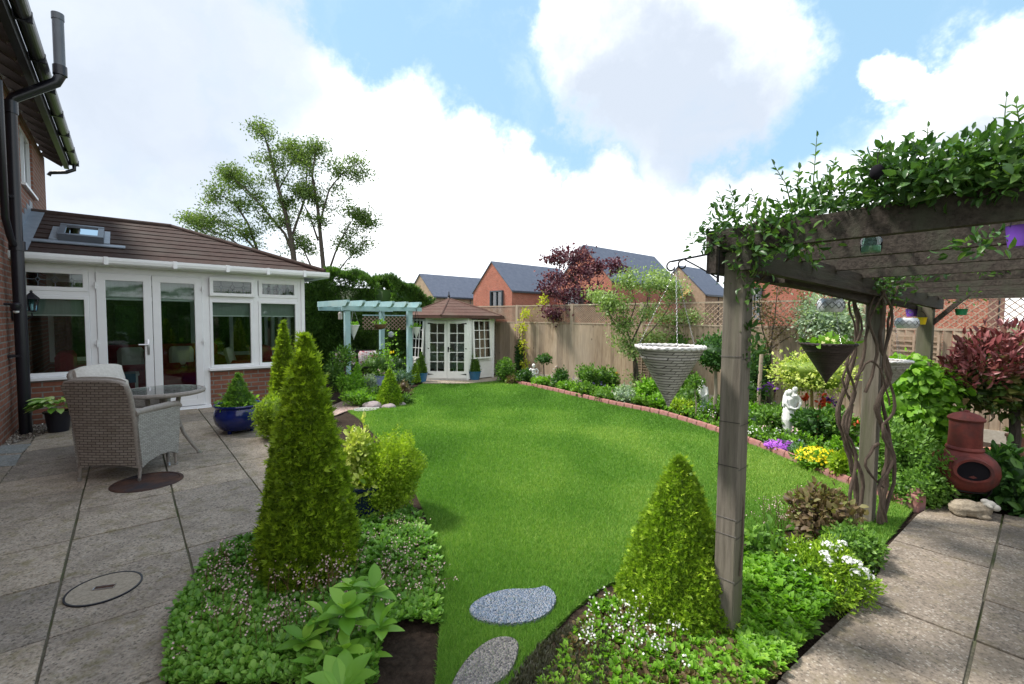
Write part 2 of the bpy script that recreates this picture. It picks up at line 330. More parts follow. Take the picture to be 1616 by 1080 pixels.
TM={
 'd':(np.array([(0,0,0),(.5,.5,.06),(1,0,0),(.5,-.5,.06)]),[(0,3,2,1)]),
 'o':(np.array([(0,0,0),(.35,.5,.10),(.75,.36,.05),(1,0,-.12),(.75,-.36,.05),(.35,-.5,.10),(.4,0,0),(.75,0,-.04)]),[(0,6,1),(6,7,2,1),(7,3,2),(0,5,6),(5,4,7,6),(4,3,7)]),
 's':(np.array([(0,0,0),(.35,.12,.03),(1,0,0),(.35,-.12,.03),(.1,.0,.0),(.35,.30,.05),(.75,.5,.0),(.5,.15,.0),(.1,0,0),(.5,-.15,0),(.75,-.5,0),(.35,-.3,.05)]),[(0,3,2,1),(4,7,6,5),(8,11,10,9)]),
 'b':(np.array([(0,-.5,0),(0,.5,0),(1,0,.15)]),[(0,1,2)]),
 'h':(np.array([(.0,-.30,0),(0,.30,0),(.35,.5,.05),(.7,.3,0),(.7,-.3,0),(.35,-.5,.05)]),[(0,5,4,3,2,1)]),
 'spat':(np.array([(0,.06,0),(.4,.14,.03),(.65,.48,.06),(.9,.38,.02),(1,0,-.02),(.9,-.38,.02),(.65,-.48,.06),(.4,-.14,.03),(0,-.06,0),(.7,0,.0)]),[(0,8,7,1),(1,9,2),(2,9,3),(3,9,4),(4,9,5),(5,9,6),(6,9,7),(1,7,9)]),
}
_a=[]
for k in range(5):
    a0=2*PI*k/5; _a+= [(.5+.5*math.cos(a0)*1.0,.5*math.sin(a0),.08),(.5+.28*math.cos(a0+PI/5),.28*math.sin(a0+PI/5),.02)]
TM['flower']=(np.array(_a),[tuple(range(10))])
_st=[(0,.0),(.12,.22),(.3,.42),(.5,.5),(.7,.44),(.87,.24),(1,.0)]; _v=[];_f=[]
for u_,w_ in _st: _v+=[(u_,-w_,.16*w_-.30*u_*u_),(u_,0,-.30*u_*u_),(u_,w_,.16*w_-.30*u_*u_)]
for i in range(6): _f+=[(i*3,i*3+1,i*3+4,i*3+3),(i*3+1,i*3+2,i*3+5,i*3+4)]
TM['broad']=(np.array(_v),_f)
def nrm(a): return a/np.maximum(np.linalg.norm(a,axis=1,keepdims=True),1e-9)
def clump(P,sc=6.):
    return .5+.5*np.sin(P[:,0]*sc+1.7*np.sin(P[:,1]*sc*.8))*np.sin(P[:,1]*sc*.9+1.3*np.sin(P[:,2]*sc*1.1))*np.sin(P[:,2]*sc*.7+P[:,0]*sc*.4+1)
class LM:
    def __init__(s): s.V=[];s.F=[];s.A=[];s.n=0
    def raw(s,V,faces,v):
        s.V.append(np.asarray(V,dtype=np.float64)); s.A.append(np.broadcast_to(np.asarray(v,dtype=np.float64),(len(V),)))
        by={}
        for f in faces: by.setdefault(len(f),[]).append(f)
        for k,a in by.items(): s.F.append(np.array(a,dtype=np.int64)+s.n)
        s.n+=len(V)
    def leaves(s,P,D,N,Ln,Wd,v,tm='d'):
        P=np.asarray(P); n=len(P)
        if n==0: return s
        D=nrm(np.asarray(D)); S=np.cross(N,D); S=nrm(S+1e-6); NN=np.cross(D,S); T,fs=TM[tm]
        Ln=np.broadcast_to(np.asarray(Ln,dtype=float),(n,)); Wd=np.broadcast_to(np.asarray(Wd,dtype=float),(n,))
        Vv=P[:,None,:]+D[:,None,:]*(T[None,:,0:1]*Ln[:,None,None])+S[:,None,:]*(T[None,:,1:2]*Wd[:,None,None])+NN[:,None,:]*(T[None,:,2:3]*Ln[:,None,None])
        k=len(T); s.V.append(Vv.reshape(-1,3)); s.A.append(np.repeat(np.broadcast_to(v,(n,)),k))
        base=(np.arange(n)*k+s.n)[:,None]
        by={}
        for f in fs: by.setdefault(len(f),[]).append(f)
        for kk,a in by.items():
            for f in a: s.F.append(base+np.array(f)[None,:])
        s.n+=n*k; return s
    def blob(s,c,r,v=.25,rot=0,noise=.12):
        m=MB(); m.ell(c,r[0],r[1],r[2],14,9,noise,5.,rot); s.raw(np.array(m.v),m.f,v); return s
    def build(s,name,mat,parent=None,smooth=False):
        Vv=np.concatenate(s.V); A_=np.clip(np.concatenate(s.A),0,1).astype(np.float32)
        loops=np.concatenate([f.ravel() for f in s.F]).astype(np.int32)
        tot=np.concatenate([np.full(len(f),f.shape[1]) for f in s.F]).astype(np.int32); st=np.concatenate([[0],np.cumsum(tot)[:-1]]).astype(np.int32)
        me=bpy.data.meshes.new(name); me.vertices.add(len(Vv)); me.vertices.foreach_set('co',Vv.astype(np.float32).ravel())
        me.loops.add(len(loops)); me.loops.foreach_set('vertex_index',loops); me.polygons.add(len(tot)); me.polygons.foreach_set('loop_start',st)
        me.update(calc_edges=True)
        at=me.attributes.new('v','FLOAT','POINT'); at.data.foreach_set('value',A_)
        me.materials.append(M[mat]); o=bpy.data.objects.new(name,me); C.objects.link(o)
        if parent is not None: o.parent=parent
        return o
R=RNG
_NR=np.random.default_rng(5); _NW=_NR.normal(size=(14,2)); _NP=_NR.random(14)*6.28
def fnoise(x,y,sc): return .5+.5*np.clip(sum(np.sin((x*w_[0]+y*w_[1])*sc+ph)for w_,ph in zip(_NW,_NP))/4.,-1,1)
def rdir(n): return nrm(R.normal(size=(n,3)))
def vv(P,sc=6.,k=.45,b=0.): return np.clip(b+k*clump(P,sc)+(1-k)*R.random(len(P)),0,1)
# ------------------------------------------------------------------ foliage shapes (local coordinates)
def cone_fol(lm,r,h,n,leaf,prof=1.,tm='s',wob=.05,z0=0.,top=.12,aspect=.7,up=.6):
    """clipped cone: profile radius r at the base to a narrow rounded top"""
    def rr(t): return r*np.clip((1-t**prof)*(1-top)+top*np.sqrt(np.clip(1-t,0,1)),0,None)
    t=np.where(R.random(n)<.72,1-np.sqrt(1-R.random(n)),R.random(n)**.8); t=np.clip(t,0,.995); a=R.random(n)*2*PI
    w=1+wob*(np.sin(a*3+t*7)+np.sin(a*7-t*13)+.8*np.sin(a*13+t*29)+.6*np.sin(a*23+t*51))*.45+.05*np.sin(a*29+3*np.sin(t*31))*np.sin(t*h*75+2*np.sin(a*9))
    dep=R.random(n)**2*leaf*1.2; q=rr(t)*w-dep
    P=np.stack([q*np.cos(a),q*np.sin(a),z0+t*h],1); O=np.stack([np.cos(a),np.sin(a),np.full(n,.25)],1)
    D=nrm(O+np.array([0,0,up])+R.normal(size=(n,3))*.5); N=nrm(O+R.normal(size=(n,3))*.5)
    ln=leaf*(.6+.8*R.random(n)); st=R.random(n)<.035; P=P+st[:,None]*O*leaf*.55; ln=ln*(1+.5*st)
    lm.leaves(P,D,N,ln,ln*aspect,np.clip(vv(P,9/max(r,.15),.4)+.12*st,0,1),tm)
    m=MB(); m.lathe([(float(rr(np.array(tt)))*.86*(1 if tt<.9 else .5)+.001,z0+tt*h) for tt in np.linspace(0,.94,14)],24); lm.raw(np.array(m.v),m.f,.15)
def ell_fol(lm,c,r,n,leaf,tm='d',aspect=.55,shell=.5,up=.3,sc=6.,core=.72,droop=0.,b=0.):
    d=rdir(n); q=1-shell*R.random(n)**1.6; w=1+.13*(np.sin(d[:,0]*6+c[0]*5)+np.sin(d[:,1]*7+c[1]*3)+np.sin(d[:,2]*6+2*c[2]))
    c=np.array(c); P=c+d*np.array(r)*(q*w)[:,None]; P[:,2]=np.maximum(P[:,2],.01)
    D=nrm(d+R.normal(size=(n,3))*.6+np.array([0,0,up-droop])); N=nrm(d+np.array([0,0,.6])+R.normal(size=(n,3))*.5)
    ln=leaf*(.6+.8*R.random(n)); lm.leaves(P,D,N,ln,ln*aspect,vv(P,sc/max(r[0],.1),.45,b),tm)
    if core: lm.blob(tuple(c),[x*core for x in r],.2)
def bush_mesh(lm,w,h,n,leaf,k=7,tm='d',aspect=.55,dense=.7,seed=0,up=.3):
    rs=random.Random(seed); cs=[]
    for i in range(k):
        a=2*PI*i/k+rs.random(); q=.28*w*(.4+.8*rs.random()); z=h*(.30+.38*rs.random())
        cs.append(((q*math.cos(a),q*math.sin(a),z),(w*.26*(.8+.4*rs.random()),w*.26*(.8+.4*rs.random()),min(z,h-z)*(.95))))
    cs.append(((0,0,h*.5),(w*.33,w*.33,h*.5)))
    for c,r in cs: ell_fol(lm,c,r,n//len(cs),leaf,tm,aspect,.45,up,core=dense)
def shrub(name,label,cat,px,py,wp,hp,mat,leaf,n,tm='d',aspect=.55,k=7,dense=.7,group=None,fl=None,Y=None,stems=True,up=.3):
    """px,py = foot of the plant; wp,hp = its size in photo pixels"""
    p=G(px,py) if Y is None else (V(px,py,Y)[0],Y,0.)
    s=p[1]/F; t=thing(name,label,cat,p,0,group); w,h=wp*s,hp*s
    lm=LM(); bush_mesh(lm,w,h,n,leaf,k,tm,aspect,dense,int(px),up); lm.build('foliage',mat,t)
    if stems:
        m=MB(); rs=random.Random(int(px))
        for i in range(4):
            a=rs.random()*6.28; m.tube([(0.02*math.cos(a),.02*math.sin(a),-.02),(w*.08*math.cos(a),w*.08*math.sin(a),h*.25),(w*.2*math.cos(a),w*.2*math.sin(a),h*.6)],[.012,.008,.004],6)
        m.build('stem','stem',t)
    if fl:
        fm,fn,fs=fl[:3]; ftm=fl[3] if len(fl)>3 else 'flower'; lm=LM(); d=rdir(fn); d[:,2]=np.abs(d[:,2])*.9+.1; d=nrm(d)
        P=d*np.array([w*.5,w*.5,h*.5])*(.95+.15*R.random(fn))[:,None]+np.array([0,0,h*.5])
        N=nrm(d+R.normal(size=(fn,3))*.3+np.array([0,-.3,.3])); D=np.cross(N,rdir(fn)); lm.leaves(P,D,N,fs,fs,R.random(fn),ftm); lm.build('blossom',fm,t)
    return t
def limb(m,p,d,ln,r,lev,tips,rs,spread=.6,segs=4,up=.12):
    p=Vector(p); d=Vector(d).normalized(); pts=[p.copy()]; rr=[r]
    for i in range(segs):
        d=(d+Vector((rs.gauss(0,.13),rs.gauss(0,.13),rs.gauss(0,.08)+up))).normalized(); p=p+d*ln/segs; pts.append(p.copy()); rr.append(r*(1-.55*(i+1)/segs))
        if lev<=1: tips.append((p.copy(),d.copy()))
        if lev>0 and i>=1:
            for q in range(2 if lev>1 else 1):
                ax=Vector((rs.gauss(0,1),rs.gauss(0,1),rs.gauss(0,.5))); nd=(d+ax.normalized()*spread).normalized()
                limb(m,p,nd,ln*rs.uniform(.45,.65),rr[-1]*.6,lev-1,tips,rs,spread,segs-1 if segs>3 else segs,up)
    m.tube(pts,rr,6 if lev<2 else 8)
def tip_leaves(lm,tips,per,spr,leaf,tm='d',aspect=.6,drop=0.):
    P=np.array([t[0] for t in tips]); P=np.repeat(P,per,0)+R.normal(size=(len(tips)*per,3))*spr*np.array([1,1,.55]); n=len(P)
    D=nrm(R.normal(size=(n,3))+np.array([0,0,-drop])); N=nrm(R.normal(size=(n,3))*.7+np.array([0,0,1])); ln=leaf*(.6+.8*R.random(n))
    lm.leaves(P,D,N,ln,ln*aspect,vv(P,3.,.5),tm)
def in_poly(x,y,poly):
    c=np.zeros(len(x),bool); n=len(poly); j=n-1
    for i in range(n):
        xi,yi=poly[i][0],poly[i][1]; xj,yj=poly[j][0],poly[j][1]
        c^=((yi>y)!=(yj>y))&(x<(xj-xi)*(y-yi)/(yj-yi+1e-12)+xi); j=i
    return c
def sample(poly,n,fall=0.):
    xs=[p[0] for p in poly]; ys=[p[1] for p in poly]; out=[]
    tot=0
    while tot<n:
        x=R.uniform(min(xs),max(xs),n*2); y=R.uniform(min(ys),max(ys),n*2); k=in_poly(x,y,poly)
        if fall: d=np.hypot(x,y); k&=R.random(len(x))<np.clip((fall/np.maximum(d,.1))**2,0,1)
        out.append(np.stack([x[k],y[k]],1)); tot+=int(k.sum())
        if tot==0: break
    return np.concatenate(out)[:n]
def PX(l,z=0.): return [G(a,b,z)[:2] for a,b in l]
def smoothpoly(pts,it=2):
    for _ in range(it):
        o=[]
        for i in range(len(pts)):
            a=pts[i];b=pts[(i+1)%len(pts)]; o+=[(a[0]*.75+b[0]*.25,a[1]*.75+b[1]*.25),(a[0]*.25+b[0]*.75,a[1]*.25+b[1]*.75)]
        pts=o
    return pts
def struct(o,label=None):
    o['kind']='structure'; o['label']=label or o.name; o['category']='setting'; return o
# ================================================================== GROUND
def sheet(name,poly,z,mat,thick=0.):
    m=MB()
    if thick: m.poly(poly,z-thick,z)
    else: m.add([(p[0],p[1],z) for p in poly],[tuple(range(len(poly)))])
    o=m.build(name,mat); return struct(o)
sheet('ground',[(-400,-60),(400,-60),(400,600),(-400,600)],-.03,nmat('field_ground',(.05,.09,.02),(.10,.13,.04),.5,.95,.3))
soil=MB(); gs=70; xs=np.linspace(-9,9.5,gs*2); ys=np.linspace(.4,14.5,gs*2)
for j,y in enumerate(ys):
    for i,x in enumerate(xs): soil.v.append((x,y,-.012+.012*math.sin(x*9+2*math.sin(y*5))*math.sin(y*11+x*3)))
n_=gs*2; soil.f=[(j*n_+i,j*n_+i+1,(j+1)*n_+i+1,(j+1)*n_+i) for j in range(n_-1) for i in range(n_-1)]
struct(soil.build('soil','soil',smooth=True))
lawn_px=[(620,1500),(660,1250),(688,1078),(694,1000),(695,950),(690,870),(668,805),(640,745),(600,695),(565,660),(548,649),(600,646),(652,634),(648,616),(668,606),(745,602.5),(790,602),(840,611),(900,625),(960,639),(1040,655),(1085,668),(1130,684),(1200,708),(1280,743),(1340,769),(1400,789),(1440,806),(1405,850),(1388,868),(1330,850),(1250,838),(1170,850),(1100,880),(1000,905),(945,932),(905,965),(860,1010),(825,1060),(812,1090),(815,1250),(830,1500)]
lawn=PX(lawn_px)
sheet('lawn',lawn,.010,'lawn',.02)
# grass blades
def grass(name,poly,n,hh,label,fall=2.1,lean=.5):
    p=sample(poly,n,fall); k=len(p); d=np.hypot(p[:,0],p[:,1])
    P=np.concatenate([p,np.full((k,1),.008)],1); D=nrm(R.normal(size=(k,3))*lean+np.array([0,0,1.])); D[:,2]=np.abs(D[:,2])
    N=rdir(k); wid=.0028+.0017*np.clip(d-2,0,8); pat=.5+.5*np.sin(p[:,0]*1.9+np.sin(p[:,1]*2.3)*1.6)*np.sin(p[:,1]*2.1+np.sin(p[:,0]*1.4)*1.5)
    lm=LM(); lm.leaves(P,D,N,hh*(.55+.9*R.random(k)),wid,np.clip(-.06+.34*fnoise(p[:,0],p[:,1],1.1)+.30*fnoise(p[:,1]+7,p[:,0],3.6)+.50*R.random(k),0,1),'b'); o=lm.build(name,'grassL')
    tag(o,label,'grass',kind='stuff')
grass('lawn_grass',lawn,420000,.026,'short mown green grass covering the whole lawn')
# slabs
def clip(poly,x0,x1,y0,y1):
    for ax,val,sg in ((0,x0,1),(0,x1,-1),(1,y0,1),(1,y1,-1)):
        o=[]
        for i in range(len(poly)):
            a=poly[i-1];b=poly[i];ia=(a[ax]-val)*sg>=0;ib=(b[ax]-val)*sg>=0
            if ia!=ib:
                t=(val-a[ax])/(b[ax]-a[ax]); o.append((a[0]+(b[0]-a[0])*t,a[1]+(b[1]-a[1])*t))
            if ib: o.append(b)
        poly=o
        if len(poly)<3: return []
    return poly
def touv(p): return (float(p[0]*U1[0]+p[1]*U1[1]),float(p[0]*U2[0]+p[1]*U2[1]))
def slabs(name,poly,us,vs,z,mat,gap=.010,skip=None,stag=0):
    m=MB();at=[];rs=random.Random(3)
    for i in range(len(us)-1):
        for j in range(len(vs)-1):
            if skip and skip(us[i],vs[j]): continue
            g=gap*rs.uniform(.35,.9); q=clip(poly,us[i]+g,us[i+1]-g,vs[j]+g,vs[j+1]-g)
            if len(q)<3: continue
            w=[W(a,b)[:2] for a,b in q]; n0=len(m.v); dz=rs.uniform(-.003,.003); m.poly(w,z-.04,z+dz); at+= [rs.random()]*(len(m.v)-n0)
    o=m.build(name,mat,attr=at,bevel=.003); return struct(o)
pat=[touv(p) for p in PX([(64,690),(95,672)])]+[(-.9,9.03),(1.06,9.03),(1.7,9.03),(2.1,8.6)]+[touv(p) for p in PX([(455,690),(430,760),(418,845),(335,886),(292,940),(270,1005),(262,1085),(275,1400)])]+[(-.3,.15),(-3.5,-.5),(-5.5,2.),(-2.3,5.8),(-1.42,7.2)]
slabs('patio',pat,[-.33+.59*k for k in range(-9,6)],[2.99+.618*k for k in range(-6,11)],.018,'pave')
sheet('patio_joints',[W(a,b)[:2] for a,b in pat],.006,'joint',.01)
path_=[touv(p) for p in PX([(540,634),(556,627),(566,634),(572,640),(560,648),(545,650),(520,660),(500,668),(480,660)])]
sheet('path',[W(a,b)[:2] for a,b in path_],.008,'pinkgravel',.01)
m=MB(); m.poly(smoothpoly(PX([(556,646),(600,643),(596,649),(560,652)])),.0,.022); struct(m.build('paving_stone','pave3',attr=[.8]*len(m.v)))
m=MB();at=[]
for q in ([(-40,708),(50,703),(34,717),(-40,722)],[(-60,726),(33,720),(24,738),(-60,742)]):
    m.poly(PX(q),-.02,.02)
struct(m.build('side_paving','pave3',attr=[.6]*len(m.v)))
# loose gravel by the wall
gp=PX([(-120,760),(8,758),(64,690),(94,672),(66,668),(20,684),(-60,704)])
sheet('gravel_strip',gp,.0,'gravel',.01)
g=sample(gp,5000); lm=LM(); lm.leaves(np.c_[g,np.full(len(g),.004)],rdir(len(g)),rdir(len(g)),.012+.016*R.random(len(g)),.012+.01*R.random(len(g)),R.random(len(g)),'h')
M['peb']=L('pebble',(.10,.08,.07),(.27,.22,.18),(.60,.55,.5),tr=0.)
o=lm.build('gravel','peb'); tag(o,'loose brown and white gravel along the foot of the house wall','gravel',kind='stuff')
patR=[(1.9,-.6)]+[touv(p) for p in PX([(1150,1180),(1235,1072),(1305,1003),(1365,945),(1388,905),(1398,868),(1448,815),(1480,797),(1540,808),(1620,822),(1700,836)])]+[(6.,-2.5),(2.,-3)]
slabs('terrace',patR,[2.59+.495*k for k in range(-3,9)],[.16-.60*k for k in range(6,-3,-1)],.018,'pave2')
sheet('terrace_joints',[W(a,b)[:2] for a,b in patR],.006,'joint',.01)
m=MB(); m.poly(PX([(668,607),(664,600),(790,594),(800,601),(735,607)]),-.01,.03); struct(m.build('summerhouse_base','pave4',attr=[.7]*len(m.v)))
# stepping stones
def stepstone(px,z,mat,label):
    pts=smoothpoly(PX(px),2); cx=sum(p[0] for p in pts)/len(pts); cy=sum(p[1] for p in pts)/len(pts)
    t=MB(); t.poly([(p[0]-cx,p[1]-cy) for p in pts],-.02,z); o=t.build('stepping_stone',mat,bevel=.006); o.location=(cx,cy,0); tag(o,label,'stepping stone',group='stepping stones in the lawn')
stepstone([(738,962),(790,937),(846,938),(862,930),(883,952),(860,985),(800,996),(745,985)],.034,'stepb','blue grey speckled stepping stone with a wavy edge sunk in the lawn')
stepstone([(735,1048),(775,1015),(810,1013),(822,1030),(800,1085),(716,1110),(706,1100)],.032,'stepg','grey brown speckled stepping stone at the bottom edge of the lawn')
M['draincon']=nmat('drain_concrete',(.25,.21,.165),(.40,.345,.28),55,.9,.8,.006,.15)
# drain covers
t=thing('drain_cover','round concrete drain cover with a dark ring set in the near patio slab','drain cover',W(.02,3.2,.0))
c0=G(165,934,.0); t.location=(c0[0],c0[1],0)
m=MB(); m.lathe([(.0,.0),(.158,.0),(.158,.0235),(0,.0236)],48); m.build('lid','draincon',t)
m=MB(); m.lathe([(.159,.0),(.168,.0),(.168,.0255),(.159,.0255),(.159,0.)],48,cap=False); m.build('rim','black',t)
m=MB(); m.box(-.045,.045,-.014,.014,.023,.0265); o=m.build('handle_recess','rust',t); o.rotation_euler=(0,0,.3)
m=MB(); m.tube([(-.048,-.016,.027),(.048,-.016,.027),(.048,.016,.027),(-.048,.016,.027),(-.048,-.016,.027)],.003,6); o=m.build('handle_frame','chrome',t); o.rotation_euler=(0,0,.3)
c0=G(233,764,0); t=thing('manhole_cover','round rusty iron manhole cover beside the near wicker chair','manhole cover',(c0[0],c0[1],0))
m=MB(); m.lathe([(0,0),(.27,0),(.27,.022),(.262,.0285),(.24,.0285),(.237,.0235),(0,.0236)],48); m.build('cover','rust',t,True)
# ================================================================== BRICK HOUSE
u0=-1.16; vf=9.1
hs=thing('brick_house','two storey red brick house wall with upper window and dark gutter at far left','house',W(u0,vf),A)
m=MB()
def wallgap(m,x0,x1,y0,y1,z0,z1,holes):
    """wall along y with rectangular holes (ya,yb,za,zb), sorted"""
    yc=y0
    for ya,yb,za,zb in holes:
        m.box(x0,x1,yc,ya,z0,z1); m.box(x0,x1,ya,yb,z0,za)
        if zb<z1: m.box(x0,x1,ya,yb,zb,z1)
        yc=yb
    m.box(x0,x1,yc,y1,z0,z1)
wallgap(m,-.3,0,-8.,3.84,-.1,4.62,[(1.02,2.22,3.54,4.47)]); m.build('wall','brick',hs)
f=MB()
for a in ((1.02,2.22,3.54,3.60),(1.02,2.22,4.41,4.47),(1.02,1.08,3.60,4.41),(2.16,2.22,3.60,4.41),(1.59,1.65,3.60,4.41)): f.box(-.10,-.03,*a)
fw=f.build('window_frame','upvc',hs); f=MB(); f.box(-.075,-.065,1.08,2.16,3.60,4.41); f.build('pane','glassD',fw)
f=MB(); f.box(-.10,.05,.98,2.26,3.50,3.54); f.build('sill','upvc',fw)
f=MB(); f.box(-.6,-.35,.5,2.8,3.4,4.5); f.build('room_wall','blind',hs)
f=MB(); f.add([(.34,-8,4.60),(.34,3.95,4.60),(-4.5,3.95,8.2),(-4.5,-8,8.2),(.34,-8,4.67),(.34,3.95,4.67),(-4.5,3.95,8.27),(-4.5,-8,8.27)],[(0,1,2,3),(7,6,5,4),(0,4,5,1),(1,5,6,2),(2,6,7,3),(3,7,4,0)]); rf=f.build('roof','tile',hs)
f=MB(); f.add([(.30,-8,4.555),(.30,3.9,4.555),(-.05,3.9,4.80),(-.05,-8,4.80)],[(0,1,2,3)]); f.build('soffit','soffit',hs)
f=MB()
for k in range(26):
    y=3.75-k*.45; f.beam((.27,y,4.53),(-.02,y,4.70),.05,.10)
f.build('rafter_ends','soffit',hs)
f=MB()
for y0_,y1_ in ((-8,4.0),):
    prof=[]; n=10
    for i in range(n+1):
        a=PI+PI*i/n; prof.append((.42+.07*math.cos(a),4.66+.075*math.sin(a)))
    pr2=prof+[(.49,4.69),(.35,4.69)]
    f.add([(x,y0_,z) for x,z in pr2]+[(x,y1_,z) for x,z in pr2],[(i,(i+1)%len(pr2),len(pr2)+(i+1)%len(pr2),len(pr2)+i) for i in range(len(pr2))]+[tuple(range(len(pr2))),tuple(range(2*len(pr2)-1,len(pr2)-1,-1))])
for k in range(12): y=3.9-k*1.0; f.box(.345,.495,y-.02,y+.02,4.58,4.69)
f.build('gutter','black',hs)
f=MB(); f.box(.27,.345,-8,3.95,4.5,4.66); f.build('fascia','fascia',hs)
f=MB(); f.tube([(.42,3.9,4.6),(.42,3.9,4.50),(.30,3.88,4.42),(.08,3.85,4.36),(.05,3.85,4.30)],.035,10); f.build('gutter_outlet','black',hs,True)
# vent and down pipe
f=MB(); px_=.12; py_=-.6
f.tube([(px_,py_,0),(px_,py_,2.45)],.062,16); f.lathe([(.076,2.35),(.076,2.47)],16,(px_,py_,0)); f.tube([(px_,py_,2.45),(px_,py_,4.18),(px_+.03,py_,4.25),(px_+.42,py_-.02,4.56),(px_+.46,py_-.02,4.66)],.058,16)
f.lathe([(.07,4.05),(.07,4.2)],16,(px_,py_,0)); f.lathe([(.072,4.66),(.072,4.78)],16,(px_+.46,py_-.02,0))
f.box(0,px_,py_-.08,py_+.08,1.0,1.03); f.box(0,px_,py_-.08,py_+.08,3.0,3.03)
f.build('soil_pipe','black',hs,True)
M['greyp']=plain('grey_vent_pipe',(.09,.10,.12),.4,.5)
f=MB(); f.tube([(px_+.46,py_-.02,4.75),(px_+.46,py_-.02,5.42)],.058,16); f.lathe([(.064,5.36),(.064,5.44),(.045,5.45)],16,(px_+.46,py_-.02,0)); f.build('vent_pipe','greyp',hs,True)
f=MB(); f.tube([(.08,-.98,4.3),(.08,-.98,2.7),(.09,-.80,2.50),(.10,-.68,2.42)],.036,10); f.build('branch_pipe','black',hs,True)
# wall lantern
q=PLu(20,470,u0+.02); t=thing('wall_lantern','black wall lantern with a clear glass body on the brick beside the pipe','lantern',(q[0],q[1],1.62),A)
f=MB(); f.box(-.01,.02,-.05,.05,-.16,.04,.004); f.tube([(.02,0,-.12),(.10,0,-.16),(.17,0,-.10),(.17,0,-.05)],.009,8); f.build('bracket','black',t,True)
f=MB(); f.lathe([(.03,-.04),(.05,-.03),(.05,-.02)],6,(.17,0,0)); f.lathe([(.082,.13),(.075,.15),(.03,.20),(.012,.22),(.016,.235),(.0,.25)],6,(.17,0,0))
for k in range(6): a=k*PI/3; f.tube([(.17+.05*math.cos(a),.05*math.sin(a),-.02),(.17+.07*math.cos(a),.07*math.sin(a),.14)],.004,4)
f.build('cage','black',t); f=MB(); f.lathe([(.046,-.02),(.066,.13)],6,(.17,0,0)); f.build('glass_body','glassJ',t)
f=MB(); f.lathe([(.012,-.02),(.014,.02),(.012,.06),(.0,.07)],8,(.17,0,0)); f.build('bulb','whitepot',t,True)
t=thing('security_light','small black security light under the wall lantern','light',tuple(PLu(6,484,u0+.02)),A)
f=MB(); f.lathe([(.03,-.05),(.05,-.02),(.05,.03),(.02,.05)],12,(.1,0,0)); f.tube([(0,0,.03),(.1,0,.03)],.015,8); f.build('lamp_head','black',t,True)
f=MB(); f.ell((.1,0,-.06),.028,.028,.022); f.build('sensor','whitepot',t,True)
# ================================================================== CONSERVATORY
cv=thing('conservatory','white framed brick base conservatory with brown tiled hipped roof and skylight','conservatory',W(u0,vf),A)
WX=3.73; DY=3.5
def X(u): return u-u0
m=MB()
m.box(.0,X(-.42),0,.2,-.05,.62); m.build('dwarf_wall','brick',cv); m=MB(); m.box(X(1.05),WX,0,.2,-.05,.62); m.box(WX-.2,WX,.2,DY,-.05,.62); m.box(0,WX-.2,DY-.2,DY,-.05,.62); m.build('dwarf_wall','brick',cv)
m=MB(); m.box(-.0,X(-.40),-.07,.2,.62,.665,.006); m.build('window_sill','upvc',cv); m=MB(); m.box(X(1.03),WX+.06,-.07,.2,.62,.665,.006); m.box(WX-.2,WX+.06,.2,DY,.62,.66); m.build('window_sill','upvc',cv)
m=MB(); m.box(X(-.42),X(1.05),-.05,.18,-.03,.05,.006); m.box(X(-.42),X(1.05),-.10,-.05,-.03,.02,.004); m.build('door_threshold','upvc',cv)
def fr(m,x0,x1,z0,z1,w,y0=.03,y1=.10,bv=.006):
    m.box(x0,x1,y0,y1,z0,z0+w,bv); m.box(x0,x1,y0,y1,z1-w,z1,bv); m.box(x0,x0+w,y0+.001,y1-.001,z0+w*.7,z1-w*.7,bv); m.box(x1-w,x1,y0+.001,y1-.001,z0+w*.7,z1-w*.7,bv)
m=MB(); m.box(0,.05,.02,.12,.665,2.24,.005)
m.box(X(-.42),X(-.34),.02,.12,.05,2.24,.006); m.box(X(.96),X(1.06),.02,.12,.05,2.24,.006); m.box(X(2.45),WX,.02,.14,.665,2.24,.006)
m.box(0,WX,.021,.119,2.17,2.26,.006); m.box(.05,X(-.42),.021,.119,1.82,1.91,.006); m.box(X(1.06),X(2.45),.021,.119,1.82,1.91,.006); m.box(X(1.71),X(1.79),.02,.118,.665,2.20,.005); m.box(WX-.06,WX,-.0,.02,.665,2.24)
m.build('frame','upvc',cv)
m=MB(); m.box(-.0,WX,.0,.2,2.26,2.33); m.box(WX-.2,WX,.2,DY,2.26,2.33); m.box(0,WX-.2,DY-.2,DY,2.26,2.33); m.build('eaves_beam','upvc',cv)
def window(x0,x1,z0,z1,par,w=.05,name='window',blind=0,dy=0.):
    f=MB(); fr(f,x0,x1,z0,z1,w,.01+dy,.09+dy); wo=f.build(name,'upvc',par)
    f=MB(); f.box(x0+w*.8,x1-w*.8,.045+dy,.055+dy,z0+w*.8,z1-w*.8); f.build('pane','glass',wo)
    if blind:
        f=MB(); f.box(x0+.02,x1-.02,.135,.14,z1-w-blind,z1-.01); f.build('roller_blind','blind',wo)
        f=MB(); f.box(x0+.02,x1-.02,.13,.145,z1-w-blind-.018,z1-w-blind); f.build('blind_bar','upvc',wo)
    return wo
window(.05,X(-.42),.665,1.82,cv,.055,blind=.22); window(X(1.06),X(1.71),.665,1.82,cv,.045,blind=.22); window(X(1.79),X(2.45),.665,1.82,cv,.045,blind=.22)
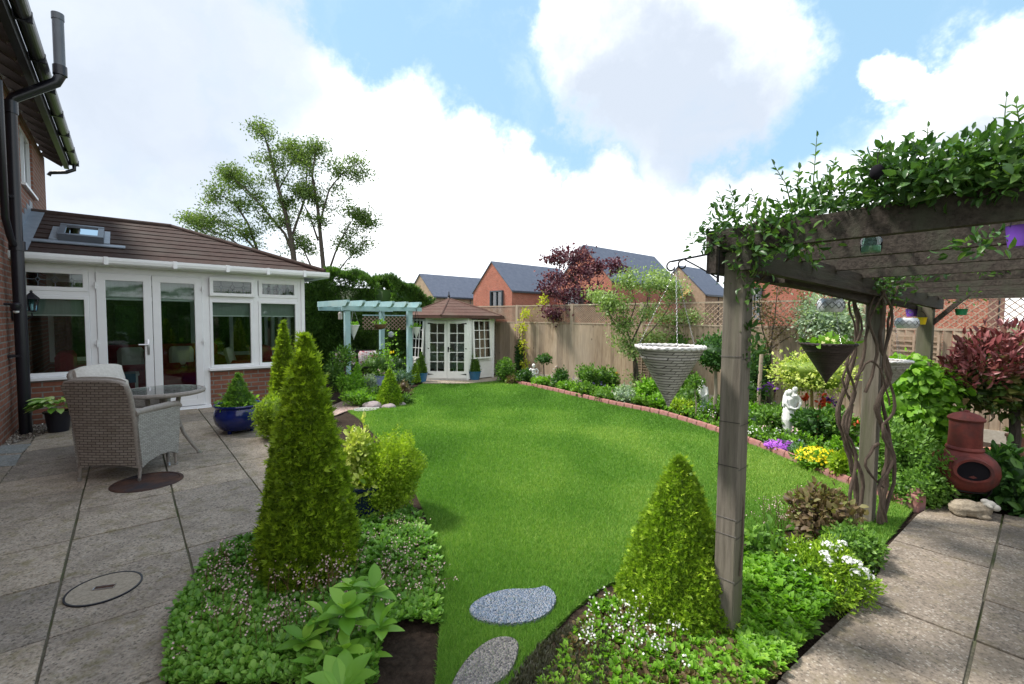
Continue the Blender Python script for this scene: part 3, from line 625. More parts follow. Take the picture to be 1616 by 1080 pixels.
def lead(x0,x1,z0,z1,y,par,hang=1):
    f=MB(); zc=(z0+z1)/2; w=x1-x0
    for cx,s in ((x0+w*.2,.035),(x0+w*.5,.05),(x0+w*.8,.035)):
        f.tube([(cx-s*.7,y,zc),(cx,y,zc+s),(cx+s*.7,y,zc),(cx,y,zc-s),(cx-s*.7,y,zc)],.004,4)
        f.tube([(cx,y,zc+s),(cx,y,z1)],.003,4); f.tube([(cx,y,z0),(cx,y,zc-s)],.003,4)
    f.tube([(x0,y,zc),(x0+w*.2-.02,y,zc)],.003,4); f.tube([(x0+w*.2+.02,y,zc),(x0+w*.5-.03,y,zc)],.003,4); f.tube([(x0+w*.5+.03,y,zc),(x0+w*.8-.02,y,zc)],.003,4); f.tube([(x0+w*.8+.02,y,zc),(x1,y,zc)],.003,4)
    f.build('leaded_pattern','lead',par)
for a,b,dy in ((.05,X(-.42),0),(X(1.06),X(1.73),-.055),(X(1.80),X(2.45),0)):
    wo=window(a,b,1.88,2.19,cv,.06 if dy==0 else .055,name='fanlight',dy=dy); lead(a+.06,b-.06,1.945,2.13,.04+dy,wo)
def door(x0,x1,hl,hinge):
    f=MB(); fr(f,x0,x1,.06,2.17,.105,.0,.085); d=f.build('door','upvc',cv)
    # heavy bottom rail
    f=MB(); f.box(x0+.08,x1-.08,.005,.08,.15,.30,.006); f.build('bottom_rail','upvc',d)
    f=MB(); f.box(x0+.09,x1-.09,.04,.05,.29,2.08); f.build('pane','glass',d)
    f=MB(); f.box(x0+.10,x1-.10,.135,.14,1.80,2.10); f.build('roller_blind','blind',d); f=MB(); f.box(x0+.10,x1-.10,.13,.145,1.78,1.80); f.build('blind_bar','upvc',d)
    if hl:
        f=MB(); f.box(hl-.016,hl+.016,-.012,.0,.93,1.17,.004); f.tube([(hl,-.01,1.09),(hl,-.05,1.09),(hl-.12,-.052,1.09)],.011,8); f.build('handle','chrome',d,True)
    for z in (.34,1.12,1.98):
        f=MB(); f.box(hinge-.03,hinge+.03,-.015,.0,z-.012,z+.012,.003); f.tube([(hinge,-.018,z-.05),(hinge,-.018,z+.05)],.011,8); f.build('hinge','upvc',d)
    return d
door(X(-.34),X(.305),X(.245),X(-.345)); door(X(.311),X(.96),None,X(.965))
# roof
def roof_face(m,eA,eB,tA,tB,n,lift=.022):
    eA,eB,tA,tB=map(Vector,(eA,eB,tA,tB)); nn=(eB-eA).cross((tA+tB)/2-eA).normalized()
    if nn.z<0: nn=-nn
    for k in range(n):
        a0,a1=k/n,(k+1)/n; l0=eA.lerp(tA,a0);r0=eB.lerp(tB,a0);l1=eA.lerp(tA,a1);r1=eB.lerp(tB,a1)
        m.add([l0+nn*lift,r0+nn*lift,r1+nn*.004,l1+nn*.004,l0-nn*.004,r0-nn*.004],[(0,1,2,3),(0,4,5,1)])
ez=2.37; e0=(0,-.26,ez); e1=(WX+.30,-.26,ez); e2=(WX+.30,DY+.3,ez); e3=(0,DY+.3,ez); r0=(0,DY/2,3.22); r1=(1.85,DY/2,3.22)
m=MB(); roof_face(m,e0,e1,r0,r1,9,.016); roof_face(m,e1,e2,r1,r1,10); roof_face(m,e2,e3,r1,r0,10); m.build('roof','tile',cv)
m=MB(); m.tube([r1,(WX+.29,-.25,ez+.025)],.055,10); m.tube([r1,(WX+.29,DY+.29,ez+.02)],.055,10); m.tube([r0,r1],.06,10); m.build('ridge_tiles','tile',cv,True)
m=MB(); m.box(.0,WX,.2,DY-.2,2.29,2.32); m.build('ceiling','upvc',cv)
m=MB(); m.box(0,WX+.2,-.19,.0,2.27,2.30); m.build('soffit','upvc',cv)
prof=[(-.20,2.37),(-.20,2.29),(-.225,2.275),(-.29,2.275),(-.315,2.295),(-.325,2.335),(-.325,2.375),(-.31,2.375),(-.305,2.34),(-.29,2.30),(-.23,2.295),(-.215,2.37)]
m=MB(); n=len(prof); m.add([(0,y,z) for y,z in prof]+[(WX+.36,y,z) for y,z in prof],[(i,(i+1)%n,n+(i+1)%n,n+i) for i in range(n)]+[tuple(range(n)),tuple(range(2*n-1,n-1,-1))])
for x in (.10,.95,1.75,2.45,3.05,3.65): m.box(x-.025,x+.025,-.332,-.19,2.268,2.38,.003)
m.box(WX+.24,WX+.36,-.2,DY,2.275,2.375)
m.build('gutter','upvc',cv)
m=MB(); sl_=(3.22-ez)/(DY/2+.26)
def rz_(y): return ez+(y+.26)*sl_
for k in range(8):
    y=-.2+k*.26; m.box(-.002,.012,y,y+.27,rz_(y),rz_(y)+.23); 
m.add([(.012,-.26,rz_(-.26)+.03),(.17,-.26,rz_(-.26)+.03),(.17,DY/2,rz_(DY/2)+.03),(.012,DY/2,rz_(DY/2)+.03)],[(0,1,2,3)]); m.build('flashing','lead',cv)
# skylight
sk=MB(); ya,yb=.28,.84; xa,xb=.42,.92; off=.12
def onr(x,y,o): return (x,y-o*sl_*.9,rz_(y)+o)
def slab_on(m,x0,x1,y0,y1,o0,o1):
    vs=[onr(x,y,o) for o in (o0,o1) for x,y in ((x0,y0),(x1,y0),(x1,y1),(x0,y1))]; m.add(vs,[(0,3,2,1),(4,5,6,7),(0,1,5,4),(1,2,6,5),(2,3,7,6),(3,0,4,7)])
slab_on(sk,xa,xb,ya,ya+.07,.0,off); slab_on(sk,xa,xb,yb-.06,yb,.0,off); slab_on(sk,xa,xa+.07,ya+.07,yb-.06,.0,off-.004); slab_on(sk,xb-.07,xb,ya+.07,yb-.06,.0,off-.004)
so=sk.build('skylight','greyp',cv); sk=MB(); slab_on(sk,xa+.07,xb-.07,ya+.07,yb-.06,.09,.10); sk.build('pane','skyl',so)
sk=MB(); slab_on(sk,xa-.25,xb+.25,ya-.12,ya-.02,.02,.034); slab_on(sk,xa-.09,xa-.002,ya-.02,yb+.04,.015,.05); slab_on(sk,xb+.002,xb+.07,ya-.02,yb+.04,.015,.05); sk.build('skylight_flashing','lead',so)
# far windows of the conservatory
m=MB(); fx=[0,.75,1.5,2.25,3.0,WX-.07]
for x in fx: m.box(x,x+.07,DY-.15,DY-.07,.62,2.26)
m.box(0,WX,DY-.149,DY-.071,.62,.70); m.box(0,WX,DY-.149,DY-.071,1.85,1.93); m.box(0,WX,DY-.149,DY-.071,2.18,2.26)
for y in (.14,.75,1.4,2.05,2.7,DY-.22): m.box(WX-.13,WX-.05,y,y+.07,.62,2.26)
m.box(WX-.129,WX-.051,.14,DY-.15,.62,.70); m.box(WX-.129,WX-.051,.14,DY-.15,1.85,1.93)
m.build('far_frame','upvc',cv)
m=MB(); m.box(WX-.095,WX-.085,.2,DY-.2,.70,2.2); m.box(.07,WX-.1,DY-.115,DY-.105,.70,2.2); m.build('far_glazing','glass',cv)
m=MB(); m.box(0,WX-.1,.18,DY-.2,-.02,.06); m.build('floor','carpet',cv)
# interior furniture
def at_c(x,y,z=.06): q=W(u0+x,vf+y); return (q[0],q[1],z)
def sofa(x,y,w,d,rz,label):
    t=thing('sofa',label,'sofa',at_c(x,y),A+rz,'red seats inside the conservatory'); m=MB(); m.box(-w/2,w/2,-d/2,d/2,.05,.40,.05); m.build('base','red_f',t,True)
    m=MB(); m.box(-w/2,w/2,d/2-.22,d/2,.38,.88,.07); m.build('backrest','red_f',t,True)
    for s in (-1,1):
        m=MB(); m.box(s*w/2-.09,s*w/2+.09,-d/2,d/2,.06,.62,.06); m.build('armrest','red_f',t,True)
    for k in range(int(w/.55)):
        m=MB(); c=-w/2+.15+(k+.5)*(w-.3)/int(w/.55); m.box(c-.24,c+.24,-d/2+.02,d/2-.2,.40,.52,.05); m.build('seat_cushion','red_f',t,True)
    return t
sofa(1.75,2.75,1.9,.8,0,'long red sofa under the far windows inside the conservatory'); sofa(3.05,1.75,1.2,.75,-PI/2,'red armchair seen through the right hand conservatory window'); sofa(.62,1.3,.8,.7,PI/2,'red armchair seen through the left conservatory window by the house wall')
for i,(x,y,z,r,l,mt) in enumerate(((1.2,2.52,.72,.1,'cream cushion at the left end of the long red sofa','cream_f'),(2.0,2.52,.72,-.1,'cream cushion in the middle of the long red sofa','cream_f'),(2.75,1.7,.72,1.3,'cream cushion leaning on the right hand red armchair','cream_f'),(1.6,2.5,.70,.3,'dark red cushion between two cream cushions','red_f'))):
    m=MB(); m.box(-.21,.21,-.07,.07,-.19,.19,.065); o=m.build('cushion',mt,smooth=True); o.location=at_c(x,y,z); o.rotation_euler=(-.25,0,A+r); tag(o,l,'cushion',group='cushions in the conservatory')
t=thing('coffee_table','low white table with a blue cloth inside behind the left door','table',at_c(1.05,1.5),A,None)
m=MB(); m.box(-.25,.25,-.25,.25,.42,.45,.008); m.build('table_top','upvc',t); m=MB(); m.box(-.18,.2,-.255,.2,.30,.458); m.build('cloth','bluepot',t)
for sx in (-1,1):
    for sy in (-1,1): m=MB(); m.box(sx*.21-.02,sx*.21+.02,sy*.21-.02,sy*.21+.02,0,.42); m.build('leg','upvc',t)
# ================================================================== WICKER CHAIRS, TABLE
def chair(loc,rz,label):
    t=thing('wicker_armchair',label,'chair',loc,rz,'wicker armchairs on the patio')
    def sidepoly(m,pts,x0,x1):
        n=len(pts); m.add([(x0,y,z) for y,z in pts]+[(x1,y,z) for y,z in pts],[tuple(range(n)),tuple(range(2*n-1,n-1,-1))]+[(i,n+i,n+(i+1)%n,(i+1)%n) for i in range(n)])
    m=MB(); nz=16; nx=14; vs=[];fs=[]
    def bk(s,q,o):  # s -1..1 across, q 0..1 up
        z=.13+q*.85; w=.265+.02*q; zz=z-.035*abs(s)**5*q if q>.9 else z; y=-.03*q-.11*q**2.2 - .012*(1-s*s) +o
        if q<.06: zz=z+.035*(1-s*s)
        return (s*w,y,zz)
    for o in (0.,.055):
        for j in range(nz+1):
            for i in range(nx+1): vs.append(bk(-1+2*i/nx,j/nz,o))
    N_=(nz+1)*(nx+1)
    for j in range(nz):
        for i in range(nx):
            a=j*(nx+1)+i; fs.append((a,a+1,a+nx+2,a+nx+1)); fs.append((N_+a+1,N_+a,N_+a+nx+1,N_+a+nx+2))
    for j in range(nz):
        a=j*(nx+1); fs.append((a+nx+1,N_+a+nx+1,N_+a,a)); a+=nx; fs.append((a,N_+a,N_+a+nx+1,a+nx+1))
    for i in range(nx): fs.append((i+1,i,N_+i,N_+i+1)); a=nz*(nx+1)+i; fs.append((a,a+1,N_+a+1,N_+a))
    m.add(vs,fs); m.build('backrest','wicker',t,True)
    m=MB(); m.tube([bk(-1,.0,.03)]+[bk(-1,q,.03) for q in (.3,.6,.85,.97)]+[bk(s,1.,.03) for s in (-.9,-.5,0,.5,.9)]+[bk(1,q,.03) for q in (.97,.85,.6,.3,0)],.027,10); m.build('back_rim','rattan',t,True)
    for s in (-1,1):
        sd=[(0.02,.13),(.10,.165),(.25,.19),(.40,.175),(.50,.13),(.535,.40),(.55,.645),(.3,.655),(.0,.66),(-.02,.55)]
        m=MB(); sidepoly(m,sd,s*.29-.025,s*.29+.025); m.build('side_panel','wickerL',t)  # sides take the paler weave, so their sunlit look is in the colour
        m=MB(); m.tube([(s*.29,-.03,.665),(s*.292,.15,.668),(s*.294,.40,.665),(s*.294,.535,.655),(s*.294,.575,.62)],[.032,.034,.034,.034,.026],10); m.build('armrest','rattan',t,True)
        for y in (.03,.49):
            m=MB(); m.tube([(s*.285,y,.19),(s*.285,y+(.02 if y>.2 else -.02),.0)],[.017,.013],8); l=m.build('leg','rattan',t,True)
            m=MB(); yy=y+(.02 if y>.2 else -.02); m.tube([(s*.285,yy,.03),(s*.285,yy,.0)],[.0155,.0155],8); m.build('foot_cap','chrome',l)
    m=MB(); m.box(-.265,.265,.05,.53,.30,.40,.01); m.box(-.265,.265,.50,.53,.17,.30); m.build('seat','wicker',t)
    m=MB(); m.box(-.25,.25,.06,.55,.40,.48,.03); m.build('seat_cushion','cream_f',t,True)
    m=MB(); vs=[]; n0=12
    for o in (0,.085):
        for j in range(9):
            for i in range(n0+1):
                s=-1+2*i/n0; q=.40+.615*j/8; p=bk(s*.93,min(q,1.0),.057); b=(1-abs(s)**4)*(1-abs(2*j/8-1)**6)
                vs.append((p[0],p[1]+(o*(.35+.65*b)),p[2]+(.03 if q>1 else 0)+.012*(1-s*s)))
    fs=[];K=9*(n0+1)
    for j in range(8):
        for i in range(n0): a=j*(n0+1)+i; fs+=[(a,a+1,a+n0+2,a+n0+1),(K+a+1,K+a,K+a+n0+1,K+a+n0+2)]
    for j in range(8): a=j*(n0+1); fs.append((a+n0+1,K+a+n0+1,K+a,a)); a+=n0; fs.append((a,K+a,K+a+n0+1,a+n0+1))
    for i in range(n0): fs.append((i+1,i,K+i,K+i+1)); a=8*(n0+1)+i; fs.append((a,a+1,K+a+1,K+a))
    m.add(vs,fs); m.build('back_cushion','cream_f',t,True)
    t.scale=(.95,.95,.96); return t
chair((-3.70,4.10,0.018),0.02,'grey brown wicker armchair seen from behind, nearest on the patio')
chair((-4.50,4.98,0.018),rad(-97),'grey wicker armchair with pale cushion, half hidden behind the nearer armchair')
t=thing('patio_table','round wicker edged patio table with greenish glass top beside the armchairs','table',(-3.70,4.78,.018))
m=MB(); m.lathe([(.0,.705),(.35,.705),(.35,.735),(0,.735)],48); m.build('table_top','wickerL',t,True)
m=MB(); m.lathe([(0,.737),(.342,.737),(.342,.744),(0,.744)],48); m.build('glass_top','glassT',t)
m=MB(); m.tube([(.355*math.cos(a),.355*math.sin(a),.722) for a in np.linspace(0,2*PI,49)],.024,8,False); m.build('rim','rattan',t,True)
for k in range(4):
    a=k*PI/2+.75; c,s=math.cos(a),math.sin(a); m=MB(); m.tube([(c*r,s*r,z) for r,z in ((.14,.70),(.12,.55),(.12,.42),(.17,.25),(.25,.10),(.31,.0))],[.022,.02,.018,.017,.016,.014],8); l=m.build('leg','rattan',t,True)
    m=MB(); m.tube([(c*.295,s*.295,.03),(c*.312,s*.312,0)],.0165,8); m.build('foot_cap','chrome',l)
m=MB(); m.tube([(.14*math.cos(a),.14*math.sin(a),.34) for a in np.linspace(0,2*PI,25)],.012,6,False); m.build('stretcher_ring','rattan',t,True)
# ================================================================== SUMMERHOUSE
SO=(-1.70,12.2); sh=thing('summerhouse','white corner summerhouse with glazed double doors and brown shingle roof','summerhouse',(SO[0],SO[1],0))
def Q(x,y): return (x-SO[0],y-SO[1])
wp=[Q(-2.52,13.3),Q(-2.52,11.5),Q(-2.07,11.05),Q(-1.08,11.05),Q(-.49,11.64),Q(-.49,13.2)]
def clad(m,a,b,x0,x1,z0,z1,step=.085):
    """shiplap boards on the facade a->b between the distances x0,x1"""
    a=Vector((*a,0));b=Vector((*b,0));d=(b-a).normalized(); nn=Vector((d.y,-d.x,0)); z=z0
    while z<z1-.001:
        zt=min(z+step,z1); p=a+d*x0; q=a+d*x1
        m.add([p+nn*.016+Vector((0,0,z)),q+nn*.016+Vector((0,0,z)),q+nn*.004+Vector((0,0,zt)),p+nn*.004+Vector((0,0,zt)),p-nn*.03+Vector((0,0,z)),q-nn*.03+Vector((0,0,z)),q-nn*.03+Vector((0,0,zt)),p-nn*.03+Vector((0,0,zt))],
            [(0,1,2,3),(5,4,7,6),(0,4,5,1),(3,2,6,7),(0,3,7,4),(1,5,6,2)]); z=zt
def ln(a,b): return math.hypot(b[0]-a[0],b[1]-a[1])
m=MB(); zt=1.53
for i in (0,1,3,4):
    a,b=wp[i],wp[i+1]; l_=ln(a,b)
    if i in (1,3):
        w0,w1=(.12,.70) if i==3 else (.08,.56)
        clad(m,a,b,0,w0,.05,zt); clad(m,a,b,w1,l_,.05,zt); clad(m,a,b,w0,w1,.05,.52)
    else: clad(m,a,b,0,l_,.05,zt)
clad(m,wp[5],wp[0],0,ln(wp[5],wp[0]),.05,zt); m.build('cladding','white',sh)
m=MB()
for p in wp[1:5]: m.box(p[0]-.03,p[0]+.03,p[1]-.03,p[1]+.03,.03,1.55)
m.box(wp[2][0],wp[3][0],wp[2][1]-.02,wp[2][1]+.04,1.47,1.55); m.box(wp[2][0],wp[3][0],wp[2][1]-.02,wp[2][1]+.04,.03,.07); m.build('corner_posts','white',sh)
def gridframe(m,x0,x1,z0,z1,nx,nz,w=.04,bar=.016,bot=.0,y0=-.02,y1=.02):
    m.box(x0,x1,y0,y1,z0,z0+w+bot); m.box(x0,x1,y0,y1,z1-w,z1); m.box(x0,x0+w,y0+.001,y1-.001,z0+w+bot,z1-w); m.box(x1-w,x1,y0+.001,y1-.001,z0+w+bot,z1-w)
    for i in range(1,nx): c=x0+w+(x1-x0-2*w)*i/nx; m.box(c-bar/2,c+bar/2,y0+.006,y1-.006,z0+w+bot,z1-w)
    for j in range(1,nz): c=z0+w+bot+(z1-z0-2*w-bot)*j/nz; m.box(x0+w,x1-w,y0+.008,y1-.008,c-bar/2,c+bar/2)
for k,(x0,x1) in enumerate(((-2.055,-1.58),(-1.574,-1.095))):
    x0-=SO[0];x1-=SO[0]; m=MB(); gridframe(m,x0,x1,.07,1.47,2,5,.065,.018,.11); d=m.build('door','white',sh); d.location=(0,11.02-SO[1],0)
    m=MB(); m.box(x0+.05,x1-.05,-.002,.003,.2,1.42); m.build('pane','glass',d)
    m=MB(); hx=x0+.01 if k==0 else x1-.01; sg=1 if k==0 else -1
    for z in (.17,.80,1.41): m.add([(hx,-.024,z-.018),(hx+sg*(.15 if z!=.8 else .04),-.024,z),(hx,-.024,z+.018),(hx,-.02,z-.018),(hx+sg*(.15 if z!=.8 else .04),-.02,z),(hx,-.02,z+.018)],[(0,1,2),(3,5,4),(0,3,4,1),(1,4,5,2)])
    m.build('strap_hinges','iron',d)
    if k: m=MB(); m.box(x0+.015,x0+.045,-.03,-.02,.72,.84); m.tube([(x0+.03,-.03,.80),(x0+.03,-.06,.80),(x0+.11,-.06,.80)],.007,6); m.build('handle','iron',d)
for i,(w0,w1) in ((1,(.08,.56)),(3,(.12,.70))):
    a,b=wp[i],wp[i+1]; an=math.atan2(b[1]-a[1],b[0]-a[0]); m=MB(); gridframe(m,w0,w1,-.96,0,3,4,.035,.016,.0); wo=m.build('window','white',sh); wo.location=(a[0]+.0*math.cos(an)+.03*math.sin(an),a[1]-.03*math.cos(an),1.50); wo.rotation_euler=(rad(-3.5),0,an)
    m=MB(); m.box(w0+.03,w1-.03,-.002,.003,-.93,-.03); m.build('pane','glass',wo)
    m=MB(); m.box(w0,w1,-.0,.05,.50,.53); m.box(w0,w0+.03,0,.04,.53,1.5); m.box(w1-.03,w1,0,.04,.53,1.5); f2=m.build('window_frame','white',sh); f2.location=(a[0],a[1],0); f2.rotation_euler=(0,0,an)
m=MB(); m.add([(p[0],p[1],.05) for p in wp],[tuple(range(len(wp)-1,-1,-1))]); m.add([(p[0],p[1],1.53) for p in wp],[tuple(range(len(wp)))]); m.build('floor_and_ceiling','carpet',sh)
rp=[Q(-1.66,10.58),Q(-.26,11.38),Q(-.2,13.3),Q(-1.6,13.8),Q(-2.9,13.3),Q(-2.66,11.32)]; ap=(0,0,2.06)
m=MB()
for i in range(6): a=rp[i];b=rp[(i+1)%6]; roof_face(m,(*a,1.60),(*b,1.60),ap,ap,6,.010)
m.build('roof','felt',sh)
m=MB()
for i in range(6): m.tube([(rp[i][0],rp[i][1],1.605),(rp[i][0]*.5,rp[i][1]*.5,1.84),ap],.026,6)
m.build('hip_strips','felt',sh)
m=MB(); n=6; m.add([(p[0],p[1],1.535) for p in rp]+[(p[0],p[1],1.60) for p in rp],[(i,(i+1)%n,n+(i+1)%n,n+i) for i in range(n)]+[tuple(range(n-1,-1,-1))]); m.build('fascia','felt',sh)
m=MB(); m.lathe([(.05,2.03),(.05,2.07),(.02,2.10),(.035,2.13),(.015,2.17),(.012,2.24),(0,2.26)],10); m.build('finial','iron',sh,True)
t=thing('garden_chair','pale grey folding chair inside the summerhouse','chair',(-1.35,12.1,.06)); m=MB()
m.box(-.2,.2,-.2,.2,.40,.43); m.build('seat','silver',t); m=MB(); m.box(-.2,.2,.18,.21,.55,.8); m.build('backrest','silver',t)
for sx in (-1,1):
    for y in (-.19,.19): m=MB(); m.box(sx*.18-.015,sx*.18+.015,y-.015,y+.015,0,.40 if y<0 else .8); m.build('leg','silver',t)
t=thing('side_table','small white table with a pale cloth inside the summerhouse behind the left door','table',(-1.95,12.0,.06)); m=MB(); m.lathe([(0,.48),(.24,.48),(.24,.51),(0,.51)],24); m.build('table_top','white',t)
for k in range(3): a=k*2.1; m=MB(); m.tube([(.05*math.cos(a),.05*math.sin(a),.48),(.18*math.cos(a),.18*math.sin(a),0)],.013,6); m.build('leg','white',t)
# ================================================================== BLUE PERGOLA
BP=(-3.49,9.6); bpg=thing('blue_pergola','pale blue painted timber pergola beside the summerhouse','pergola',(BP[0],BP[1],0),A)
for x,y in ((0,0),(1.45,0),(1.45,1.5)):
    m=MB(); m.box(x-.055,x+.055,y-.055,y+.055,0,1.77,.006); m.build('post','bluew',bpg)
for y in (0.,1.5): m=MB(); m.box(-.14,1.72,y-.09,y-.057,1.69,1.78); m.build('beam','bluew',bpg)
for k in range(6):
    x=-.08+k*.33; m=MB(); m.add([(x-.03,-.30,1.85),(x+.03,-.30,1.85),(x+.03,-.2,1.775),(x-.03,-.2,1.775),(x-.03,1.6,1.775),(x+.03,1.6,1.775),(x+.03,1.6,1.90),(x-.03,1.6,1.90),(x-.03,-.30,1.90),(x+.03,-.30,1.90)],[(0,1,9,8),(3,2,1,0),(3,4,5,2),(4,7,6,5),(8,9,6,7),(0,8,7,4,3),(1,2,5,6,9)]); m.build('rafter','bluew',bpg)
def hangcone(loc,r,h,mat,rim,label,cat,hook,group,fill=None,slack=1.):
    t=thing('hanging_cone_basket',label,cat,loc,0,group); m=MB(); prof=[(.004,-h)]+[(r*(i/10),-h+h*i/10) for i in range(1,11)]+[(r*.93,0),(r*.85,-.05),(0.,-.06)]
    m.lathe(prof,32); m.build('cone','wickerL' if mat is None else mat,t,True)
    m=MB(); rs=random.Random(int(r*999)); 
    for q in (0,1): m.tube([(r*(1.0+.015*math.sin(a*13+q*3))*math.cos(a),r*(1.+.015*math.sin(a*13+q*3))*math.sin(a),.004+.004*math.sin(a*17+q*PI)) for a in np.linspace(0,2*PI,61)],.006 if r>.1 else .004,6,False)
    m.build('rim',rim,t,True)
    m=MB(); hk=Vector(hook)-Vector(loc)
    for k in range(3):
        a=k*2.09+.4; p=Vector((r*math.cos(a),r*math.sin(a),0)); n=28 if r>.1 else 6
        if r>.1:
            for i in range(n):
                c=p.lerp(hk,(i+.5)/n); d=(hk-p).normalized()*((hk-p).length/n*.62); s=Vector((.003,0,0)) if i%2 else Vector((0,.003,0))
                m.tube([c-d,c-d*.5+s,c+d*.5+s,c+d,c+d*.5-s,c-d*.5-s,c-d],.0008,4,False)
        else: m.tube([p,p.lerp(hk,.5),hk],.004,4)
    m.build('chain','chrome' if r>.1 else 'iron',t)
    if fill:
        lm=LM(); ell_fol(lm,(0,0,.01),(r*.85,r*.85,fill[1]),fill[2],fill[3],'o',.6,.8,.6,core=0); lm.build('plant',fill[0],t)
        if len(fill)>4:
            lm=LM(); d=rdir(fill[5]); d[:,2]=abs(d[:,2]); P=d*np.array([r*.8,r*.8,fill[1]*1.2]); N=nrm(d+np.array([0,-.7,.3])); lm.leaves(P,np.cross(N,rdir(len(P))),N,.035,.035,R.random(len(P)),'flower'); lm.build('blossom',fill[4],t)
    return t
for px,py,Y,r,h,l in ((558,514,9.75,.15,.30,'white hanging cone planter on the left post of the blue pergola'),(657,517,10.5,.125,.27,'white hanging cone planter beside the left summerhouse window')):
    p=V(px,py,Y); hangcone(p,r*.8,h,'whitepot','whitepot',l,'hanging planter',(p[0],p[1],1.74),'white cones hanging from the blue pergola',('fresh',.06,60,.06))
p=V(600,512,10.2); t=thing('hanging_basket','round brown hanging basket in the middle of the blue pergola','hanging basket',p); m=MB(); m.lathe([(.02,-.12),(.09,-.10),(.13,-.05),(.145,0),(.13,0),(0,-.02)],20); m.build('bowl','coir',t,True)
m=MB()
for k in range(3): a=k*2.1; m.tube([(.14*math.cos(a),.14*math.sin(a),0),(0,0,1.73-p[2])],.004,4)
m.build('chain','iron',t); lm=LM(); ell_fol(lm,(0,0,.03),(.13,.13,.06),90,.05,'o',core=0); lm.build('plant','fresh',t)
p=V(537,499,9.8); t=thing('lantern','small cream lantern hanging from the left end of the blue pergola','lantern',p); m=MB(); m.lathe([(.0,-.07),(.045,-.07),(.045,.06),(.02,.09),(0,.1)],8); m.build('body','cream_f',t); m=MB(); m.tube([(0,0,.09),(0,0,1.72-p[2])],.003,4); m.build('hook','iron',t)
# bench with cushions
q=V(566,590,10.35); bn=thing('garden_bench','dark metal garden bench under the blue pergola','bench',(q[0],q[1],0),A-.35)
m=MB()
for k in range(5): m.box(-.55,.55,-.2+k*.09,-.13+k*.09,.40,.42)
m.build('seat','iron',bn); m=MB(); m.box(-.55,.55,.25,.27,.74,.78); m.box(-.55,.55,.25,.27,.5,.53)
for k in range(12): m.box(-.53+k*.096,-.51+k*.096,.253,.267,.5,.76)
m.build('backrest','iron',bn)
for s in (-1,1):
    m=MB(); m.tube([(s*.55,-.2,0),(s*.55,-.2,.6),(s*.55,.26,.62)],.015,6); m.tube([(s*.55,.26,0),(s*.55,.26,.78)],.015,6); m.build('leg','iron',bn,True)
for k,(x,l) in enumerate(((-.28,'floral cushion at the left of the garden bench'),(.22,'floral cushion at the right of the garden bench'))):
    m=MB(); m.box(-.22,.22,-.06,.06,-.16,.16,.055); o=m.build('cushion','floral',smooth=True); v=Vector((x,.12,.60)); v.rotate(Matrix.Rotation(A-.35,3,'Z')); o.location=(q[0]+v.x,q[1]+v.y,v.z); o.rotation_euler=(-.25,0,A-.35+.2*(k-.5)); tag(o,l,'cushion',group='floral bench cushions')
def lattice(m,w,z0,z1,sp=.10,t=.018,y=0.,d=.012,both=True):
    h=z1-z0
    for sgn,yy in ((1,y),(-1,y+d)):
        x=-h
        while x<w+h:
            a=(x,z0) if sgn>0 else (x,z1); b=(x+h,z1) if sgn>0 else (x+h,z0)
            x0,x1=max(a[0],0),min(b[0],w)
            if x1-x0>.03:
                f=lambda X_: a[1]+(X_-a[0])*(b[1]-a[1])/h
                k=t*.7; m.add([(x0,yy,f(x0)-k),(x1,yy,f(x1)-k),(x1,yy,f(x1)+k),(x0,yy,f(x0)+k),(x0,yy+d*.9,f(x0)-k),(x1,yy+d*.9,f(x1)-k),(x1,yy+d*.9,f(x1)+k),(x0,yy+d*.9,f(x0)+k)],[(0,1,2,3),(7,6,5,4),(0,4,5,1),(3,2,6,7)])
            x+=sp*1.414
p=V(572,505,11.9); t=thing('lattice_screen','pale diamond lattice screen at the back of the blue pergola','trellis',(p[0],p[1],0),A-.5); m=MB(); lattice(m,1.35,1.22,1.58,.07,.016); m.build('lattice','trel',t); m=MB(); m.box(0,1.35,-.02,.0,1.58,1.61); m.build('screen_frame','bluew',t)
p=V(617,528,11.4); t=thing('ornament_disc','round silver disc ornament hanging at the back of the blue pergola','ornament',p); m=MB(); m.ell((0,0,0),.075,.015,.075); m.build('disc','silver',t,True); m=MB(); m.tube([(0,0,.07),(0,0,1.70-p[2])],.003,4); m.build('cord','iron',t)
# ================================================================== WEATHERED PERGOLA
pg=thing('timber_pergola','weathered grey timber pergola with square posts over the terrace','pergola',W(2.2,.95),A)
def post(x,y,w,z,lean=0): m=MB(); m.box(x-w/2,x+w/2,y-w/2,y+w/2,-.1,z,.006); return m.build('post','oldwood',pg)
post(0,0,.098,1.885); post(2.15,-.10,.105,1.875); post(4.2,-.12,.125,1.80); post(0,-2.9,.1,1.885); post(2.15,-3.,.1,1.88); post(4.2,-3.,.12,1.8)
for yy in (0,-2.95):
    m=MB(); m.beam((-.12,.075+yy,1.83),(4.55,-.03+yy,1.74),.045,.125); m.build('beam','beam',pg)
    m=MB(); m.beam((-.10,-.07+yy,1.835),(4.5,-.195+yy,1.745),.045,.12); m.build('beam','beam',pg)
rs=random.Random(5)
for k in range(9):
    x=-.045+k*.53; z=1.955-.09*x/4.4; m=MB(); m.beam((x,.12+rs.uniform(-.03,.03),z-.035),(x+rs.uniform(-.02,.02),-3.5,z-.02),.05,.105); m.build('rafter','beam',pg)
for x in (.0,2.15,4.2):
    m=MB(); m.beam((x-.0,-.10,1.45),(x,-.45,1.86),.04,.07,(1,0,0)); m.build('brace','beam',pg) if x>3 else None
m=MB(); m.beam((.45,-.02,1.80),(2.1,-.09,1.72),.05,.10) ; m.build('beam','beam',pg)
